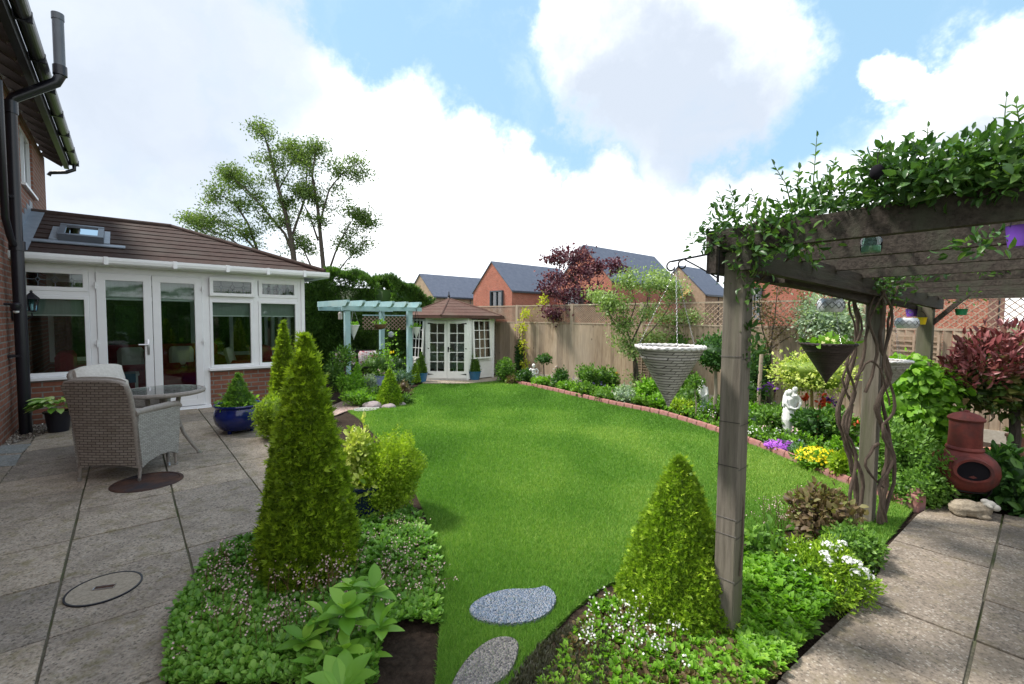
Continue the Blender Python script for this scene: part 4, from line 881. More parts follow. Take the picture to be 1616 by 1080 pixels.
for z in (1.37,1.06,.60,.52,.30,.85):
    m=MB(); w=.0515; ang=[(-w,-w),(w,-w),(w,w),(-w,w),(-w,-w)]; m.tube([(a,b,z+.003*i) for i,(a,b) in enumerate(ang)],.0011,4); m.build('tie_wire','iron',pg)
# iron bracket at the post
t=thing('iron_bracket','black scrolled iron bracket at the top of the nearest pergola post','bracket',V(1134,405,2.13)); q=V(1060,413,2.17); d=Vector(q)-Vector(t.location)
m=MB(); sc=lambda c,r,a0,a1,n=16:[(c[0]+r*(1-.45*i/n)*math.cos(a0+(a1-a0)*i/n),c[1],c[2]+r*(1-.45*i/n)*math.sin(a0+(a1-a0)*i/n)) for i in range(n+1)]
m.tube([(.0,0,.02),(d.x*.5,d.y*.5,.0),(d.x,d.y,-.02)],.0045,6); m.tube(sc((d.x,d.y,-.045),.026,PI/2,PI/2+4.6),.0038,6); m.tube(sc((d.x*.76,d.y*.76,-.037),.024,PI/2,PI/2+4.6),.0038,6); m.tube([(d.x*.72,d.y*.72,-.012),(d.x*.35,d.y*.35,-.055),(0,0,-.10)],.0035,6); m.tube([(0,0,.03),(0,0,-.12)],.006,6); m.build('scroll','iron',t,True)
p=V(1057,549,2.17); hangcone(p,.157,.285,None,'wickerR','large grey wicker cone planter hanging left of the nearest post','hanging planter',(p[0]+.02,p[1],V(1060,425,2.17)[2]),'wicker cones hanging from the timber pergola')
p=V(1306,544,3.15); hangcone(p,.165,.27,'wickerD','wickerD','dark brown wicker cone planter with yellow flowers','hanging planter',(p[0],p[1],1.80),'wicker cones hanging from the timber pergola',('fresh',.05,60,.05,'fcr',9))
p=V(1400,570,3.75); hangcone(p,.165,.25,None,'wickerR','grey wicker cone planter hanging behind the vine stems','hanging planter',(p[0],p[1],1.78),'wicker cones hanging from the timber pergola')
def potcup(px,py,Y,r,h,mat,label,z2=1.84,nm='candle_pot'):
    p=V(px,py,Y); t=thing(nm,label,'candle holder',p,0,'coloured pots hanging from the timber pergola'); m=MB(); m.lathe([(r*.78,-h/2),(r*.9,0),(r,h/2),(r*1.06,h/2+.004),(r*.9,h/2),(r*.7,-h/2+.01),(0,-h/2+.01)],20); m.build('cup',mat,t,True)
    m=MB(); m.tube([(-r,0,h/2)]+[(r*math.cos(a),0,h/2+r*1.3*math.sin(a)) for a in np.linspace(PI,0,9)],.0022,5); m.tube([(0,0,h/2+r*1.3),(0,0,max(h/2+r*1.3+.01,z2-p[2]))],.0018,4); m.build('wire_handle','iron',t)
potcup(1226,441,2.75,.034,.062,'pg','green pot hanging beneath the beam next to the nearest post')
potcup(1276,450,2.85,.034,.052,'py','yellow pot hanging below the beam left of the dark vine')
potcup(1338,459,3.3,.036,.055,'pr','red pot hanging among the dark stems beside the middle post')
potcup(1453,507,4.7,.05,.07,'py','yellow pot hanging against the far pergola post')
potcup(1440,494,4.9,.06,.08,'pp','purple pot hanging left of the far pergola post')
potcup(1517,493,4.6,.05,.06,'pg','small green pot hanging in front of the fence lattice',1.9)
potcup(1611,374,1.75,.043,.075,'pp','purple and pink glass pot hanging at the right edge',1.95)
p=V(1375,385,1.95); t=thing('glass_jar','clear glass jar with pale candle hanging from a wire on the rafters','candle holder',p); m=MB(); m.lathe([(0,-.04),(.034,-.038),(.038,-.02),(.038,.015),(.030,.028),(.031,.036)],24); m.build('jar','glassJ',t,True); m=MB(); m.lathe([(0,-.035),(.033,-.035),(.033,-.01),(0,-.008)],20); m.build('candle','wax',t)
m=MB(); m.tube([(.032*math.cos(a),0,.03+.045*math.sin(a)) for a in np.linspace(0,PI,11)],.0015,4); m.tube([(0,0,.075),(0,0,.11)],.0015,4); m.build('wire_handle','chrome',t)
for px,py,Y,r,l in ((1311,482,3.05,.078,'white mesh lantern hanging over the dark cone planter'),(1431,510,4.0,.085,'white mesh lantern hanging near the far pergola post')):
    p=V(px,py,Y); t=thing('mesh_lantern',l,'lantern',p,0,'white mesh lanterns under the pergola'); m=MB(); m.lathe([(.0,-.045),(r*.8,-.045),(r,-.02),(r,.02),(r*.8,.045),(r*.7,.045),(r*.7,.04),(0,-.03)],24); m.build('shade','silver',t,True)
    m=MB()
    for k in range(12):
        a=k*PI/6
        for s in (-1,1): m.tube([(r*1.01*math.cos(a+s*.5*j/4),r*1.01*math.sin(a+s*.5*j/4),-.022+.044*j/4) for j in range(5)],.0015,4)
    m.build('wire_mesh','iron',t); m=MB(); m.tube([(-r,0,.03),(0,0,.09),(r,0,.03)],.0018,4); m.tube([(0,0,.09),(0,0,1.8-p[2])],.0018,4); m.build('wire_handle','iron',t)
# ================================================================== FENCE
F0=W(8.62,.0); F1=W(7.78,10.9); fa=math.atan2(F1[1]-F0[1],F1[0]-F0[0]); FL=math.hypot(F1[0]-F0[0],F1[1]-F0[1])
fn=thing('wooden_fence','brown vertical board fence with diamond lattice top behind the flower border','fence',F0,fa)
pw=1.83; k0=-2; rs=random.Random(9)
for k in range(k0,7):
    x0=k*pw
    m=MB(); x=x0+.05; at_=[]
    while x<x0+pw-.06:
        w=.098; zt=1.43+rs.uniform(-.004,.004); m.add([(x,.0,.15),(x+w-.006,.0,.15),(x+w-.006,.0,zt),(x,.0,zt),(x,.018,.15),(x+w-.006,.034,.15),(x+w-.006,.034,zt),(x,.018,zt)],[(0,3,2,1),(4,7,6,5),(3,7,6,2),(0,4,7,3),(1,2,6,5),(0,1,5,4)][:]); at_+=[rs.random()]*8; x+=w
    m.build('fence_panel','fence',fn,attr=at_)
    m=MB(); m.box(x0+.05,x0+pw-.05,-.02,.035,1.432,1.46); m.box(x0+.05,x0+pw-.05,.0,.03,1.86,1.89); m.build('capping_rail','fencepost',fn)
    m=MB(); m.box(x0+.05,x0+pw-.05,-.0,.04,-.05,.148); m.build('gravel_board','concrete',fn)
    m=MB(); m.box(x0-.045,x0+.045,-.06,.030,-.1,1.90,.004); m.build('fence_post','fencepost',fn)
    m=MB(); lattice(m,pw-.1,1.46,1.86,*((.068,.013) if k<3 else (.036,.015)),.005,.008); o=m.build('lattice','trel',fn); o.location=(x0+.05,0,0)
def walltrellis(px,Y0,w,z0,z1,n,label,off=.06):
    q=V(px,540,Y0); 
    # drop the trellis onto the fence plane
    d=np.array(ray(px,540)); fd=np.array([math.cos(fa),math.sin(fa)]); fnn=np.array([-fd[1],fd[0]]); t_=float((np.array(F0[:2])@fnn)+off)/float(d[:2]@fnn); x=d[0]*t_;y=d[1]*t_
    t=thing('slatted_trellis',label,'trellis',(x,y,0),fa,'slatted trellises fixed to the fence'); m=MB()
    for i in range(n): z=z0+(z1-z0)*i/(n-1); m.box(-w/2,w/2,-.0,.012,z-.011,z+.011)
    m.build('slats','trel',t); m=MB()
    for s in (-1,0,1): m.box(s*(w/2-.02)-.012,s*(w/2-.02)+.012,.012,.024,z0-.3,z1+.02)
    m.build('uprights','trel',t)
walltrellis(819,0,.30,.75,1.40,11,'narrow brown slatted trellis on the fence nearest the summerhouse'); walltrellis(1014,0,.36,.2,1.35,22,'brown slatted trellis behind the espalier tree'); walltrellis(1442,0,.55,.7,1.35,10,'pale slatted trellis on the fence by the far pergola post')
# ================================================================== NEW HOUSES
def gable_house(px,py,D,w,ln_,ze,za,wall,label,wins=(),extra=None,over=.12):
    p=V(px,py,D); t=thing('brick_house',label,'house',(p[0],p[1],0),A,'new houses beyond the fence')
    m=MB(); m.add([(0,0,-1),(ln_,0,-1),(ln_,w,-1),(0,w,-1),(0,0,ze),(ln_,0,ze),(ln_,w,ze),(0,w,ze),(0,w/2,za),(ln_,w/2,za)],[(0,1,5,4),(2,3,7,6),(0,4,8,7,3),(1,2,6,9,5)]); m.build('wall',wall,t)
    m=MB(); e=(za-ze)/(w/2); o=over
    for s in (0,1):
        y0,y1=(-o,w/2) if s==0 else (w+o,w/2); z0=ze-o*e+.06; m.add([(-.1,y0,z0),(ln_+.1,y0,z0),(ln_+.1,y1,za+.08),(-.1,y1,za+.08),(-.1,y0,z0-.12),(ln_+.1,y0,z0-.12),(ln_+.1,y1,za-.04),(-.1,y1,za-.04)],[(0,1,2,3),(7,6,5,4),(0,4,5,1),(0,3,7,4),(1,5,6,2)])
    m.build('roof','slate',t)
    m=MB(); m.box(-.05,ln_+.05,-o-.10,-o,ze-o*e-.14,ze-o*e-.0); m.build('gutter','grey',t)
    if ln_>5: m=MB(); m.tube([(ln_*.5,-.06,-1),(ln_*.5,-.06,ze-.1)],.04,6); m.build('downpipe','grey',t)
    for (yc,ww,z0,z1) in wins:   # windows of the gable wall (local y centre)
        m=MB(); m.box(-.22,.02,yc-ww/2,yc-ww/2+.12,z0,z1); m.box(-.22,.02,yc+ww/2-.12,yc+ww/2,z0,z1); m.box(-.22,.02,yc-ww/2+.12,yc+ww/2-.12,z1-.12,z1); m.box(-.15,.02,yc-.04,yc+.04,z0,z1-.12); m.box(-.15,.02,yc-ww/2+.12,yc+ww/2-.12,z0,z0+.1); wo=m.build('window','grey',t)
        m=MB(); m.box(-.04,-.01,yc-ww/2+.1,yc+ww/2-.1,z0+.08,z1-.1); m.build('pane','glassD',wo)
        m=MB(); m.box(-.005,.005,yc+.12,yc+ww/2-.22,z0+.5,z1-.5); m.build('net_curtain','cream_f',wo)
    return t
gable_house(808,470,42.5,6.2,9.5,4.2,7.05,'brickN','red brick gabled house with slate roof directly right of the summerhouse roof',((2.2,1.9,2.0,4.2),))
gable_house(965,452,38,6.2,11.,4.85,8.0,'brickN','tallest red brick gabled house with slate roof behind the purple tree',((4.1,2.0,2.2,4.3),))
gable_house(685,475,49.5,6.2,9.5,3.9,6.45,'brickB','buff brick gabled house behind the summerhouse roof finial',((1.1,1.3,2.0,3.7),(3.4,1.5,2.0,3.4)))
gable_house(630,475,62,6.2,6.,3.7,6.5,'brickB','farthest house, a slate roof showing over the hedge')
h_=gable_house(1113,475,46,6.,5.5,4.2,7.2,'brickB','buff brick house with a yellow timber edged porch roof, left of the nearest post')
m=MB(); m.beam((-.25,1.6,4.6),(-.25,5.,1.9),.3,.5,(1,0,0)); m.build('yellow_bargeboard',plain('yellow_timber',(.62,.42,.17),.7),h_)
gable_house(1092,480,62,6.,7.,4.0,6.6,'brickB','grey roofed house seen in the gap beside the tall red brick house')
t=gable_house(1300,470,34,7.,9.,5.0,7.6,'brickN','red brick house seen under the pergola beam through the hanging pots',((4.9,1.2,1.6,4.2),)); 
m=MB(); m.box(-.1,0,5.65,5.8,0,4.6); m.build('wall_trim','trel',t)
gable_house(1560,480,24,8.,14.,4.4,7.2,'brickN','red brick house behind the lattice at the right edge')
# ================================================================== EDGING
ed=[(672,602),(735,604.5),(790,602),(840,611),(900,625),(960,639),(1040,655),(1085,668),(1130,684),(1200,708),(1280,743),(1340,769),(1400,789),(1447,808)][2:]
ep=[Vector((*G(a,b)[:2],0)) for a,b in ed]; t=thing('lawn_edging','low pink brown block edging curving between the lawn and the flower border','edging',ep[0]); base=None
acc=0; pts=[]; 
for i in range(len(ep)-1):
    a,b=ep[i],ep[i+1]; n=max(1,round((b-a).length/.19)); pts+=[a.lerp(b,k/n) for k in range(n)]
pts.append(ep[-1])
for k in range(3):
    for _ in (0,): pts=[pts[0]]+[(pts[i-1]+pts[i]*2+pts[i+1])/4 for i in range(1,len(pts)-1)]+[pts[-1]]
for i in range(len(pts)-1):
    if base is None:
        m=MB(); m.box(-.092,.092,-.032,.032,-.05,.058,.012); m.tube([(-.090,0,.058),(.09,0,.058)],.028,8); base=m.build('edging_block','edge',t,True); o=base
    else: o=base.copy(); C.objects.link(o); o.parent=t
    a,b=pts[i],pts[i+1]; c=(a+b)/2-ep[0]; off=Vector((-(b-a).y,(b-a).x,0)).normalized()*.03; o.location=c+off+Vector((0,0,random.uniform(-.004,.004))); o.rotation_euler=(0,0,math.atan2((b-a).y,(b-a).x)+random.uniform(-.02,.02)); o.scale=((b-a).length/.19,1,1)
m=MB(); m.box(-.05,.05,-.05,.05,-.05,.13,.012); m.lathe([(.045,.13),(.05,.145),(.035,.17),(0,.18)],12); o=m.build('edging_post','edge',t,True); o.location=ep[-1]-ep[0]+Vector((.04,.06,0))
# ================================================================== POTS
def potplant(label,px,py,prof,mat,cat='plant pot',sx=1.):
    p=G(px,py); t=thing('plant_pot',label,cat,(p[0],p[1],.018)); m=MB(); m.lathe(prof,40,(0,0,0)); m.build('pot',mat,t,True); m=MB(); r,z=prof[-1]
    return t
def potprof(r0,r1,h,lip=.015,bulge=0.): 
    pr=[(r0,0)]+[(r0+(r1-r0)*k/6+bulge*math.sin(PI*k/6),h*k/6*.93) for k in range(1,7)]+[(r1+lip,h*.94),(r1+lip,h),(r1-.012,h),(r1-.02,h*.88),(0,h*.87)]
    return pr
t=potplant('wide cobalt blue glazed bowl pot with a small cone conifer by the conservatory wall',377,683,[(.15,.03),(.20,.05),(.265,.13),(.285,.21),(.275,.28),(.255,.325),(.27,.345),(.285,.36),(.28,.375),(.25,.37),(.24,.33),(0,.33)],'cobalt')
for k in range(3): a=k*2.1+.3; m=MB(); m.lathe([(.025,0),(.03,.03),(.02,.045),(0,.045)],10,(.15*math.cos(a),.15*math.sin(a),0)); m.build('pot_foot','cobalt',t,True)
m=MB(); m.lathe([(0,.30),(.24,.335),(.0,.345)],24); m.build('soil','soil',t)
lm=LM(); cone_fol(lm,.19,.44,2600,.035,1.0,'s',.12,.33,.14); lm.build('conifer','mid',t); lm=LM()
for k in range(7): a=k*.9; ell_fol(lm,(.19*math.cos(a),.19*math.sin(a),.37),(.06,.06,.05),30,.045,'o',.7,core=0)
lm.build('trailing_plant','fresh',t)
t=potplant('black glossy pot with a variegated hosta beside the conservatory brick wall',93,683,potprof(.10,.13,.27),'blackpot')
lm=LM(); n=85; a=R.random(n)*6.28; e=.25+.9*R.random(n); P=np.c_[.05*np.cos(a),.05*np.sin(a),np.full(n,.27)]+np.c_[np.cos(a)*.10*np.cos(e),np.sin(a)*.10*np.cos(e),.16*np.sin(e)]
D=np.c_[np.cos(a),np.sin(a),.7*np.sin(e)-.25]; lm.leaves(P,D,np.c_[np.zeros(n),np.zeros(n),np.ones(n)]+R.normal(size=(n,3))*.2,.15+.04*R.random(n),.075+.02*R.random(n),np.clip(R.random(n)*1.1,0,1),'broad'); lm.build('hosta','hosta',t)
m=MB(); m.lathe([(0,.24),(.12,.245),(0,.25)],20); m.build('soil','soil',t)
t=potplant('deep navy glazed pot half hidden between the tall cone and the bright lime bush',577,822,potprof(.115,.165,.29,.012),'navy')
m=MB(); m.lathe([(0,.24),(.15,.25),(0,.255)],20); m.build('soil','soil',t)
lm=LM(); ell_fol(lm,(-.06,.03,.42),(.11,.11,.30),900,.045,'o',.6,.5,.5,core=.5); ell_fol(lm,(.02,-.08,.30),(.12,.1,.09),120,.05,'o',.5,core=0); lm.build('euonymus','varieg',t)
def conepot(px,py,r,h,label,grp='clipped cones in blue pots by the summerhouse'):
    t=potplant(label,px,py,potprof(r*.75,r,h,.01),'bluepot'); t['group']=grp; lm=LM(); cone_fol(lm,r*.80,.50,1500,.045,1.2,'s',.08,h*.9,.2); lm.build('conifer','boxd',t)
    m=MB(); m.lathe([(0,h*.86),(r*.93,h*.87),(0,h*.88)],16); m.build('soil','soil',t)
conepot(749,601,.155,.22,'blue pot with a slim clipped cone right of the summerhouse doors'); conepot(665,604,.145,.22,'blue pot with a slim clipped cone left of the summerhouse doors')
t=potplant('pale lilac blue pot with pink flowers among the shrubs by the blue pergola',600,610,potprof(.085,.115,.22,.008),'lilacpot'); lm=LM(); ell_fol(lm,(0,0,.27),(.11,.11,.08),160,.05,'o',core=0); lm.build('plant','mid',t)
lm=LM(); d=rdir(14); d[:,2]=abs(d[:,2]); lm.leaves(d*.1+np.array([0,0,.28]),np.cross(d,rdir(14)),d,.04,.04,R.random(14),'flower'); lm.build('blossom','fpk',t)
t=potplant('terracotta pot at the right edge behind the chimenea',1611,745,potprof(.085,.12,.36,.012),'terra2')
lm=LM(); ell_fol(lm,(0,0,.40),(.1,.1,.08),90,.05,'o',core=0); lm.build('plant','fresh',t)
p=G(1562,735); m=MB(); m.tube([(-.11,0,.07),(.11,-.03,.075)],.05,16); o=m.build('clay_pipe','terra2',smooth=True); o.location=(p[0]+.3,p[1]+.30,.0); tag(o,'pale terracotta clay pipe lying behind the chimenea','clay pipe')
# blue striped ornament
t=thing('garden_figure','blue and white striped garden ornament figure cut off by the right edge','ornament',G(1622,800)); m=MB(); m.ell((0,0,.20),.10,.09,.20,20,14); m.build('body',nmat('striped_ceramic',(.05,.10,.35),(.7,.72,.78),1,.3,.1,stretch=(.2,.2,26)),t,True); m=MB(); m.tube([(-.06,-.02,.33),(-.12,-.05,.25),(-.10,-.08,.16)],[.04,.035,.03],10); m.build('arm','bluepot',t,True)
# ================================================================== CHIMENEA, SHEEP, STATUES
cp=V(1517,790,3.72); ch=thing('chimenea','red clay chimenea on an iron stand at the back edge of the terrace','chimenea',(cp[0],cp[1],.018))
m=MB(); m.lathe([(.02,.135),(.10,.145),(.18,.19),(.235,.26),(.25,.33),(.242,.40),(.215,.45),(.17,.488),(.135,.51),(.132,.515),(.138,.53),(.132,.545),(.121,.552),(.119,.62),(.117,.70),(.119,.78),(.117,.785),(.0,.785)],48); m.build('bowl','terra',ch,True)
m=MB(); m.lathe([(.128,.785),(.135,.80),(.125,.815),(.09,.84),(.05,.855),(.025,.86),(.02,.875),(0,.878)],40); m.build('lid','terra',ch,True)
dm=Vector((-.50,-.86,.0)).normalized(); sd=Vector((-dm.y,dm.x,0))
m=MB(); ring=[]
for o_,rr in ((.14,.145),(.24,.135),(.262,.135)):
    for k in range(28):
        a=2*PI*k/28; ring.append(dm*o_+sd*(rr*math.cos(a))+Vector((0,0,.375+rr*.86*math.sin(a)*(1 if math.sin(a)>0 else .75))))
for o_,rr in ((.262,.112),(.15,.108)):
    for k in range(28):
        a=2*PI*k/28; ring.append(dm*o_+sd*(rr*math.cos(a))+Vector((0,0,.375+rr*.86*math.sin(a)*(1 if math.sin(a)>0 else .75))))
m.add(ring,[(i*28+k,i*28+(k+1)%28,(i+1)*28+(k+1)%28,(i+1)*28+k) for i in range(4) for k in range(28)]); mo=m.build('mouth','terra',ch,True)
m=MB(); m.add([dm*.248+sd*(.112*math.cos(2*PI*k/28))+Vector((0,0,.375+.096*math.sin(2*PI*k/28)*(1 if math.sin(2*PI*k/28)>0 else .75))) for k in range(28)],[tuple(range(28))]); m.build('mouth_disc','blackclay',mo)  # flat near-black disc closing the mouth just behind its rim
m=MB(); m.tube([(.17*math.cos(a),.17*math.sin(a),.18) for a in np.linspace(0,2*PI,33)],.010,6,False)
for k in range(3):
    a=-PI/2+.6+k*2.09; c,s_=math.cos(a),math.sin(a); m.tube([(c*r,s_*r,z) for r,z in ((.20,.30),(.19,.18),(.15,.10),(.16,.03),(.20,.006),(.235,.03),(.22,.06))],.009,6)
m.build('stand','iron',ch,True); ch.scale=(.88,.88,.92)
sp=G(1532,818); st=thing('sheep_ornament','small stone lamb ornament lying in front of the chimenea','ornament',(sp[0],sp[1],.018),-.35)
m=MB(); m.ell((-.03,0,.065),.13,.085,.072,28,18,.07,9.); m.ell((-.10,-.01,.06),.07,.075,.06,20,12,.07,9.); m.ell((.075,-.01,.075),.065,.06,.062,20,12,.07,9.); m.ell((.06,-.06,.02),.06,.02,.02,12,8); m.ell((-.10,-.05,.025),.05,.03,.025,12,8); o=m.build('body','stonew',st,True)
m=MB(); m.ell((.11,-.03,.125),.050,.038,.040,20,14); m.ell((.148,-.045,.11),.034,.028,.029,14,10); m.ell((.085,-.085,.13),.016,.036,.014,10,8); m.ell((.095,.03,.135),.016,.036,.014,10,8); m.ell((.085,-.02,.15),.032,.03,.022,12,8); o=m.build('head','stonef',st,True)
for _o in st.children:
    r=_o.modifiers.new('remesh','REMESH'); r.mode='VOXEL'; r.voxel_size=.005; r.use_smooth_shade=True
st.scale=(.86,.86,.9)
def fig(name,label,px,py,parts,rz=0,grp='white garden statues'):
    p=G(px,py); m=MB()
    for q in parts:
        if q[0]=='t': m.tube(q[1],q[2],14)
        else: m.ell(q[1],*q[2],18,12)
    o=m.build(name,'statue',smooth=True); o.location=(p[0],p[1],0); o.rotation_euler=(0,0,rz); r=o.modifiers.new('remesh','REMESH'); r.mode='VOXEL'; r.voxel_size=.007; r.use_smooth_shade=True
    s=o.modifiers.new('smooth','SMOOTH'); s.iterations=3; s.factor=.5; o.scale=(1.1,1.1,1.1); return tag(o,label,'statue',grp)
fig('statue','tall white statue of an embracing couple in the flower border',1245,696,[
 ('t',[(.02,0,-.02),(.015,0,.06),(-.01,0,.14),(-.02,0,.26),(-.02,0,.36),(-.015,0,.42),(-.015,0,.50),(-.02,0,.54)],[.035,.045,.062,.072,.060,.045,.048,.022]),
 ('e',(-.02,-.01,.575),(.030,.034,.038)),('t',[(-.02,0,.54),(-.02,0,.58)],[.016,.016]),('t',[(-.045,.0,.59),(-.06,.01,.52),(-.07,.01,.45),(-.085,.0,.40)],[.018,.022,.02,.008]),
 ('e',(.055,.01,.605),(.030,.032,.036)),('t',[(.05,.02,.59),(.06,.03,.53),(.07,.03,.45),(.05,.03,.36),(.03,.02,.28)],[.018,.035,.032,.03,.03]),
 ('t',[(.055,.0,.545),(.095,-.01,.50),(.105,-.02,.45),(.07,-.04,.40),(.02,-.055,.385)],[.022,.021,.018,.015,.012]),('t',[(-.055,0,.52),(-.075,-.03,.45),(-.05,-.055,.40),(.03,-.06,.385)],[.02,.018,.015,.012]),
 ('t',[(.03,0,.30),(.06,0,.22),(.10,0,.16),(.115,0,.10),(.09,0,.05),(.04,0,.03)],[.022,.016,.013,.013,.017,.03]),('e',(.02,0,.0),(.08,.06,.02))])
fig('statue','small white cherub statue among plants near the summerhouse',842,605,[
 ('t',[(-.04,0,0),(-.035,0,.10),(-.02,0,.19)],[.028,.032,.04]),('t',[(.04,0,0),(.05,-.01,.10),(.02,0,.19)],[.028,.032,.04]),('t',[(0,0,.17),(0,0,.24),(0,0,.31)],[.058,.05,.055]),('e',(0,0,.385),(.038,.04,.045)),
 ('t',[(-.05,0,.32),(-.10,-.01,.27),(-.09,-.02,.20),(-.03,-.05,.18)],[.022,.02,.018,.014]),('t',[(.05,0,.32),(.10,-.01,.27),(.09,-.02,.22),(.03,-.05,.21)],[.022,.02,.018,.014]),('e',(.05,-.04,.10),(.05,.04,.05)),('e',(0,0,.0),(.09,.07,.03))])
fig('statue','white draped statue partly hidden behind a standard rose near the nearest post',1107,652,[
 ('t',[(.02,0,0),(.02,0,.20),(.0,0,.33),(-.01,0,.42)],[.07,.075,.07,.05]),('e',(-.02,-.01,.47),(.045,.045,.05)),('t',[(.04,-.03,.40),(.05,-.06,.30),(.0,-.07,.26)],[.03,.025,.02]),('t',[(-.03,-.03,.40),(-.06,-.06,.30),(-.02,-.07,.24)],[.03,.025,.02])])
# sun ornament
p=G(972,618); t=thing('sun_stake','yellow metal sunflower ornament on a stake in the border','garden ornament',p); m=MB(); m.tube([(0,0,0),(0,0,.34)],.006,6); m.build('stake','sun',t); m=MB(); m.ell((0,0,.38),.035,.012,.035); 
for k in range(12): a=k*PI/6; m.add([(.03*math.cos(a-.2),0,.38+.03*math.sin(a-.2)),(.085*math.cos(a),-.01,.38+.085*math.sin(a)),(.03*math.cos(a+.2),0,.38+.03*math.sin(a+.2))],[(0,1,2)])
m.build('flower_head','sun',t)
for px,py,r,l in ((588,643,.17,'rounded pinkish rock at the left of the rock edging'),(614,644,.12,'low grey pink rock in the middle of the rock edging'),(632,640,.10,'small grey rock at the right of the rock edging'),(790,600,.10,'flat grey rock beside the summerhouse base')):
    p=G(px,py); m=MB(); m.ell((0,0,0),r,r*.7,r*.65,20,12,.10,4.); o=m.build('rock','rock',smooth=True); o.location=p; tag(o,l,'rock',group='rocks by the lawn')
# ================================================================== TOPIARY
def topiary(name,label,px,py,r,h,n,leaf,mat,prof,top,tm='s',grp='clipped cone topiaries',wob=.05,up=.6):
    p=G(px,py); t=thing(name,label,'topiary',p,random.random()*6,grp); lm=LM(); cone_fol(lm,r,h,n,leaf,prof,tm,wob,.03,top,.75,up); lm.build('foliage',mat,t); m=MB(); m.tube([(0,0,-.03),(0,0,h*.5)],[.03,.01],8); m.build('trunk','bark',t); return t
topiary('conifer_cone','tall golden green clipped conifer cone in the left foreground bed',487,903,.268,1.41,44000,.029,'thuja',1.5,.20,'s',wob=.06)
topiary('conifer_cone','slim dark gold conifer cone in front of the conservatory corner',450,662,.215,1.45,16000,.036,'thuja',1.6,.12,'s',wob=.075)
topiary('box_cone','clipped bright box cone with a blunt top left of the nearest pergola post',1066,962,.31,.80,46000,.0185,'box',1.05,.36,'s',wob=.065,up=.5)
topiary('box_cone','small clipped box cone behind the rocks by the blue pergola',615,640,.22,.60,4500,.035,'box',1.2,.18,'s')
topiary('box_cone','tiny clipped cone left of the blue pot at the summerhouse',655,606,.13,.45,1600,.035,'box',1.2,.2,'s')
topiary('box_cone','small cone conifer half hidden behind the standard tree',564,614,.15,.55,1500,.035,'fresh',1.2,.15,'s')
# ================================================================== FOREGROUND BED LEFT
shrub('lime_bush','bright lime spiraea bush right of the navy pot','shrub',616,816,112,132,'lime',.024,30000,'s',.6,10,.55,up=.5)
shrub('golden_bush','low golden bush at the foot of the slim conifer cone','shrub',432,695,62,74,'lime',.035,5000,'s',.6,6,.8)
shrub('golden_bush','low golden bush behind the tall foreground cone','shrub',470,720,50,80,'lime',.035,3500,'s',.6,6,.8)
def rosettes(name,poly,n,leaf,hh,mat,label,cat='ground cover',per=11,fall=0,tm='spat',asp=.55,el=(.3,1.2)):
    p=sample(poly,n,fall); k=len(p); Z=hh*(.25+.8*fnoise(p[:,0],p[:,1],5.))*(.6+.5*R.random(k)); P=np.repeat(np.c_[p,Z],per,0); m=len(P); a=R.random(m)*6.28; e=R.uniform(el[0],el[1],m)
    D=np.c_[np.cos(a)*np.cos(e),np.sin(a)*np.cos(e),np.sin(e)]; N=np.c_[-np.cos(a)*np.sin(e),-np.sin(a)*np.sin(e),np.cos(e)]+R.normal(size=(m,3))*.15
    ln_=leaf*(.5+.6*R.random(m))*np.repeat(.6+.8*R.random(k),per); lm=LM(); lm.leaves(P,D,N,ln_,ln_*asp,np.clip(.55*np.repeat(fnoise(p[:,0]+3,p[:,1],7.)*.6+.4*R.random(k),per)+.45*R.random(m),0,1),tm); o=lm.build(name,mat); return tag(o,label,cat,kind='stuff')
def sprays(name,poly,n,hh,fm,fs,label,stem='stemr',per=7,fall=0,base=0.):
    p=sample(poly,n,fall); m=MB(); F_=[]
    for x,y in p:
        h=hh*random.uniform(.6,1.2); lx,ly=random.gauss(0,.04),random.gauss(0,.04); m.tube([(x,y,base),(x+lx*.4,y+ly*.4,base+h*.6),(x+lx,y+ly,base+h)],[.0016,.0014,.001],3,False)
        for k in range(per): F_.append((x+lx+random.gauss(0,.018),y+ly+random.gauss(0,.018),base+h*random.uniform(.72,1.05)))
    P=np.array(F_); N=nrm(R.normal(size=P.shape)+np.array([0,-.6,.5])); lm=LM(); lm.leaves(P,np.cross(N,rdir(len(P))),N,fs,fs,R.random(len(P)),'flower'); s_=np.array(m.v); lm2=LM()
    t=thing(name,label,'flowers',(float(p[0][0]),float(p[0][1]),0)); o=lm.build('blossom',fm,t); o.location=(-t.location.x,-t.location.y,0); o=m.build('stalks',stem,t); o.location=(-t.location.x,-t.location.y,0)
    return t
bedL=PX([(262,1100),(268,1020),(290,950),(330,895),(412,852),(440,800),(540,800),(655,815),(690,880),(694,960),(690,990),(640,985),(600,1010),(590,1100)])
rosettes('ground_cover',bedL,5400,.040,.080,'saxi','dense low green saxifrage rosettes covering the left foreground bed',per=12,fall=2.6,asp=.46)
sprays('flower_sprays',PX([(300,1060),(330,920),(420,880),(480,930),(560,900),(560,1060)]),130,.20,'fpk',.012,'sprays of tiny pale pink flowers on red stalks above the saxifrage')
sprays('flower_sprays',PX([(600,960),(600,830),(660,840),(690,900),(690,960)]),80,.13,'fpk',.011,'sparse tiny pink flowers at the lawn side of the left bed')
p=G(545,1042); t=thing('broad_leaf_plant','bright green plant with broad oval leaves in the left foreground bed','plant',p); lm=LM(); m=MB()
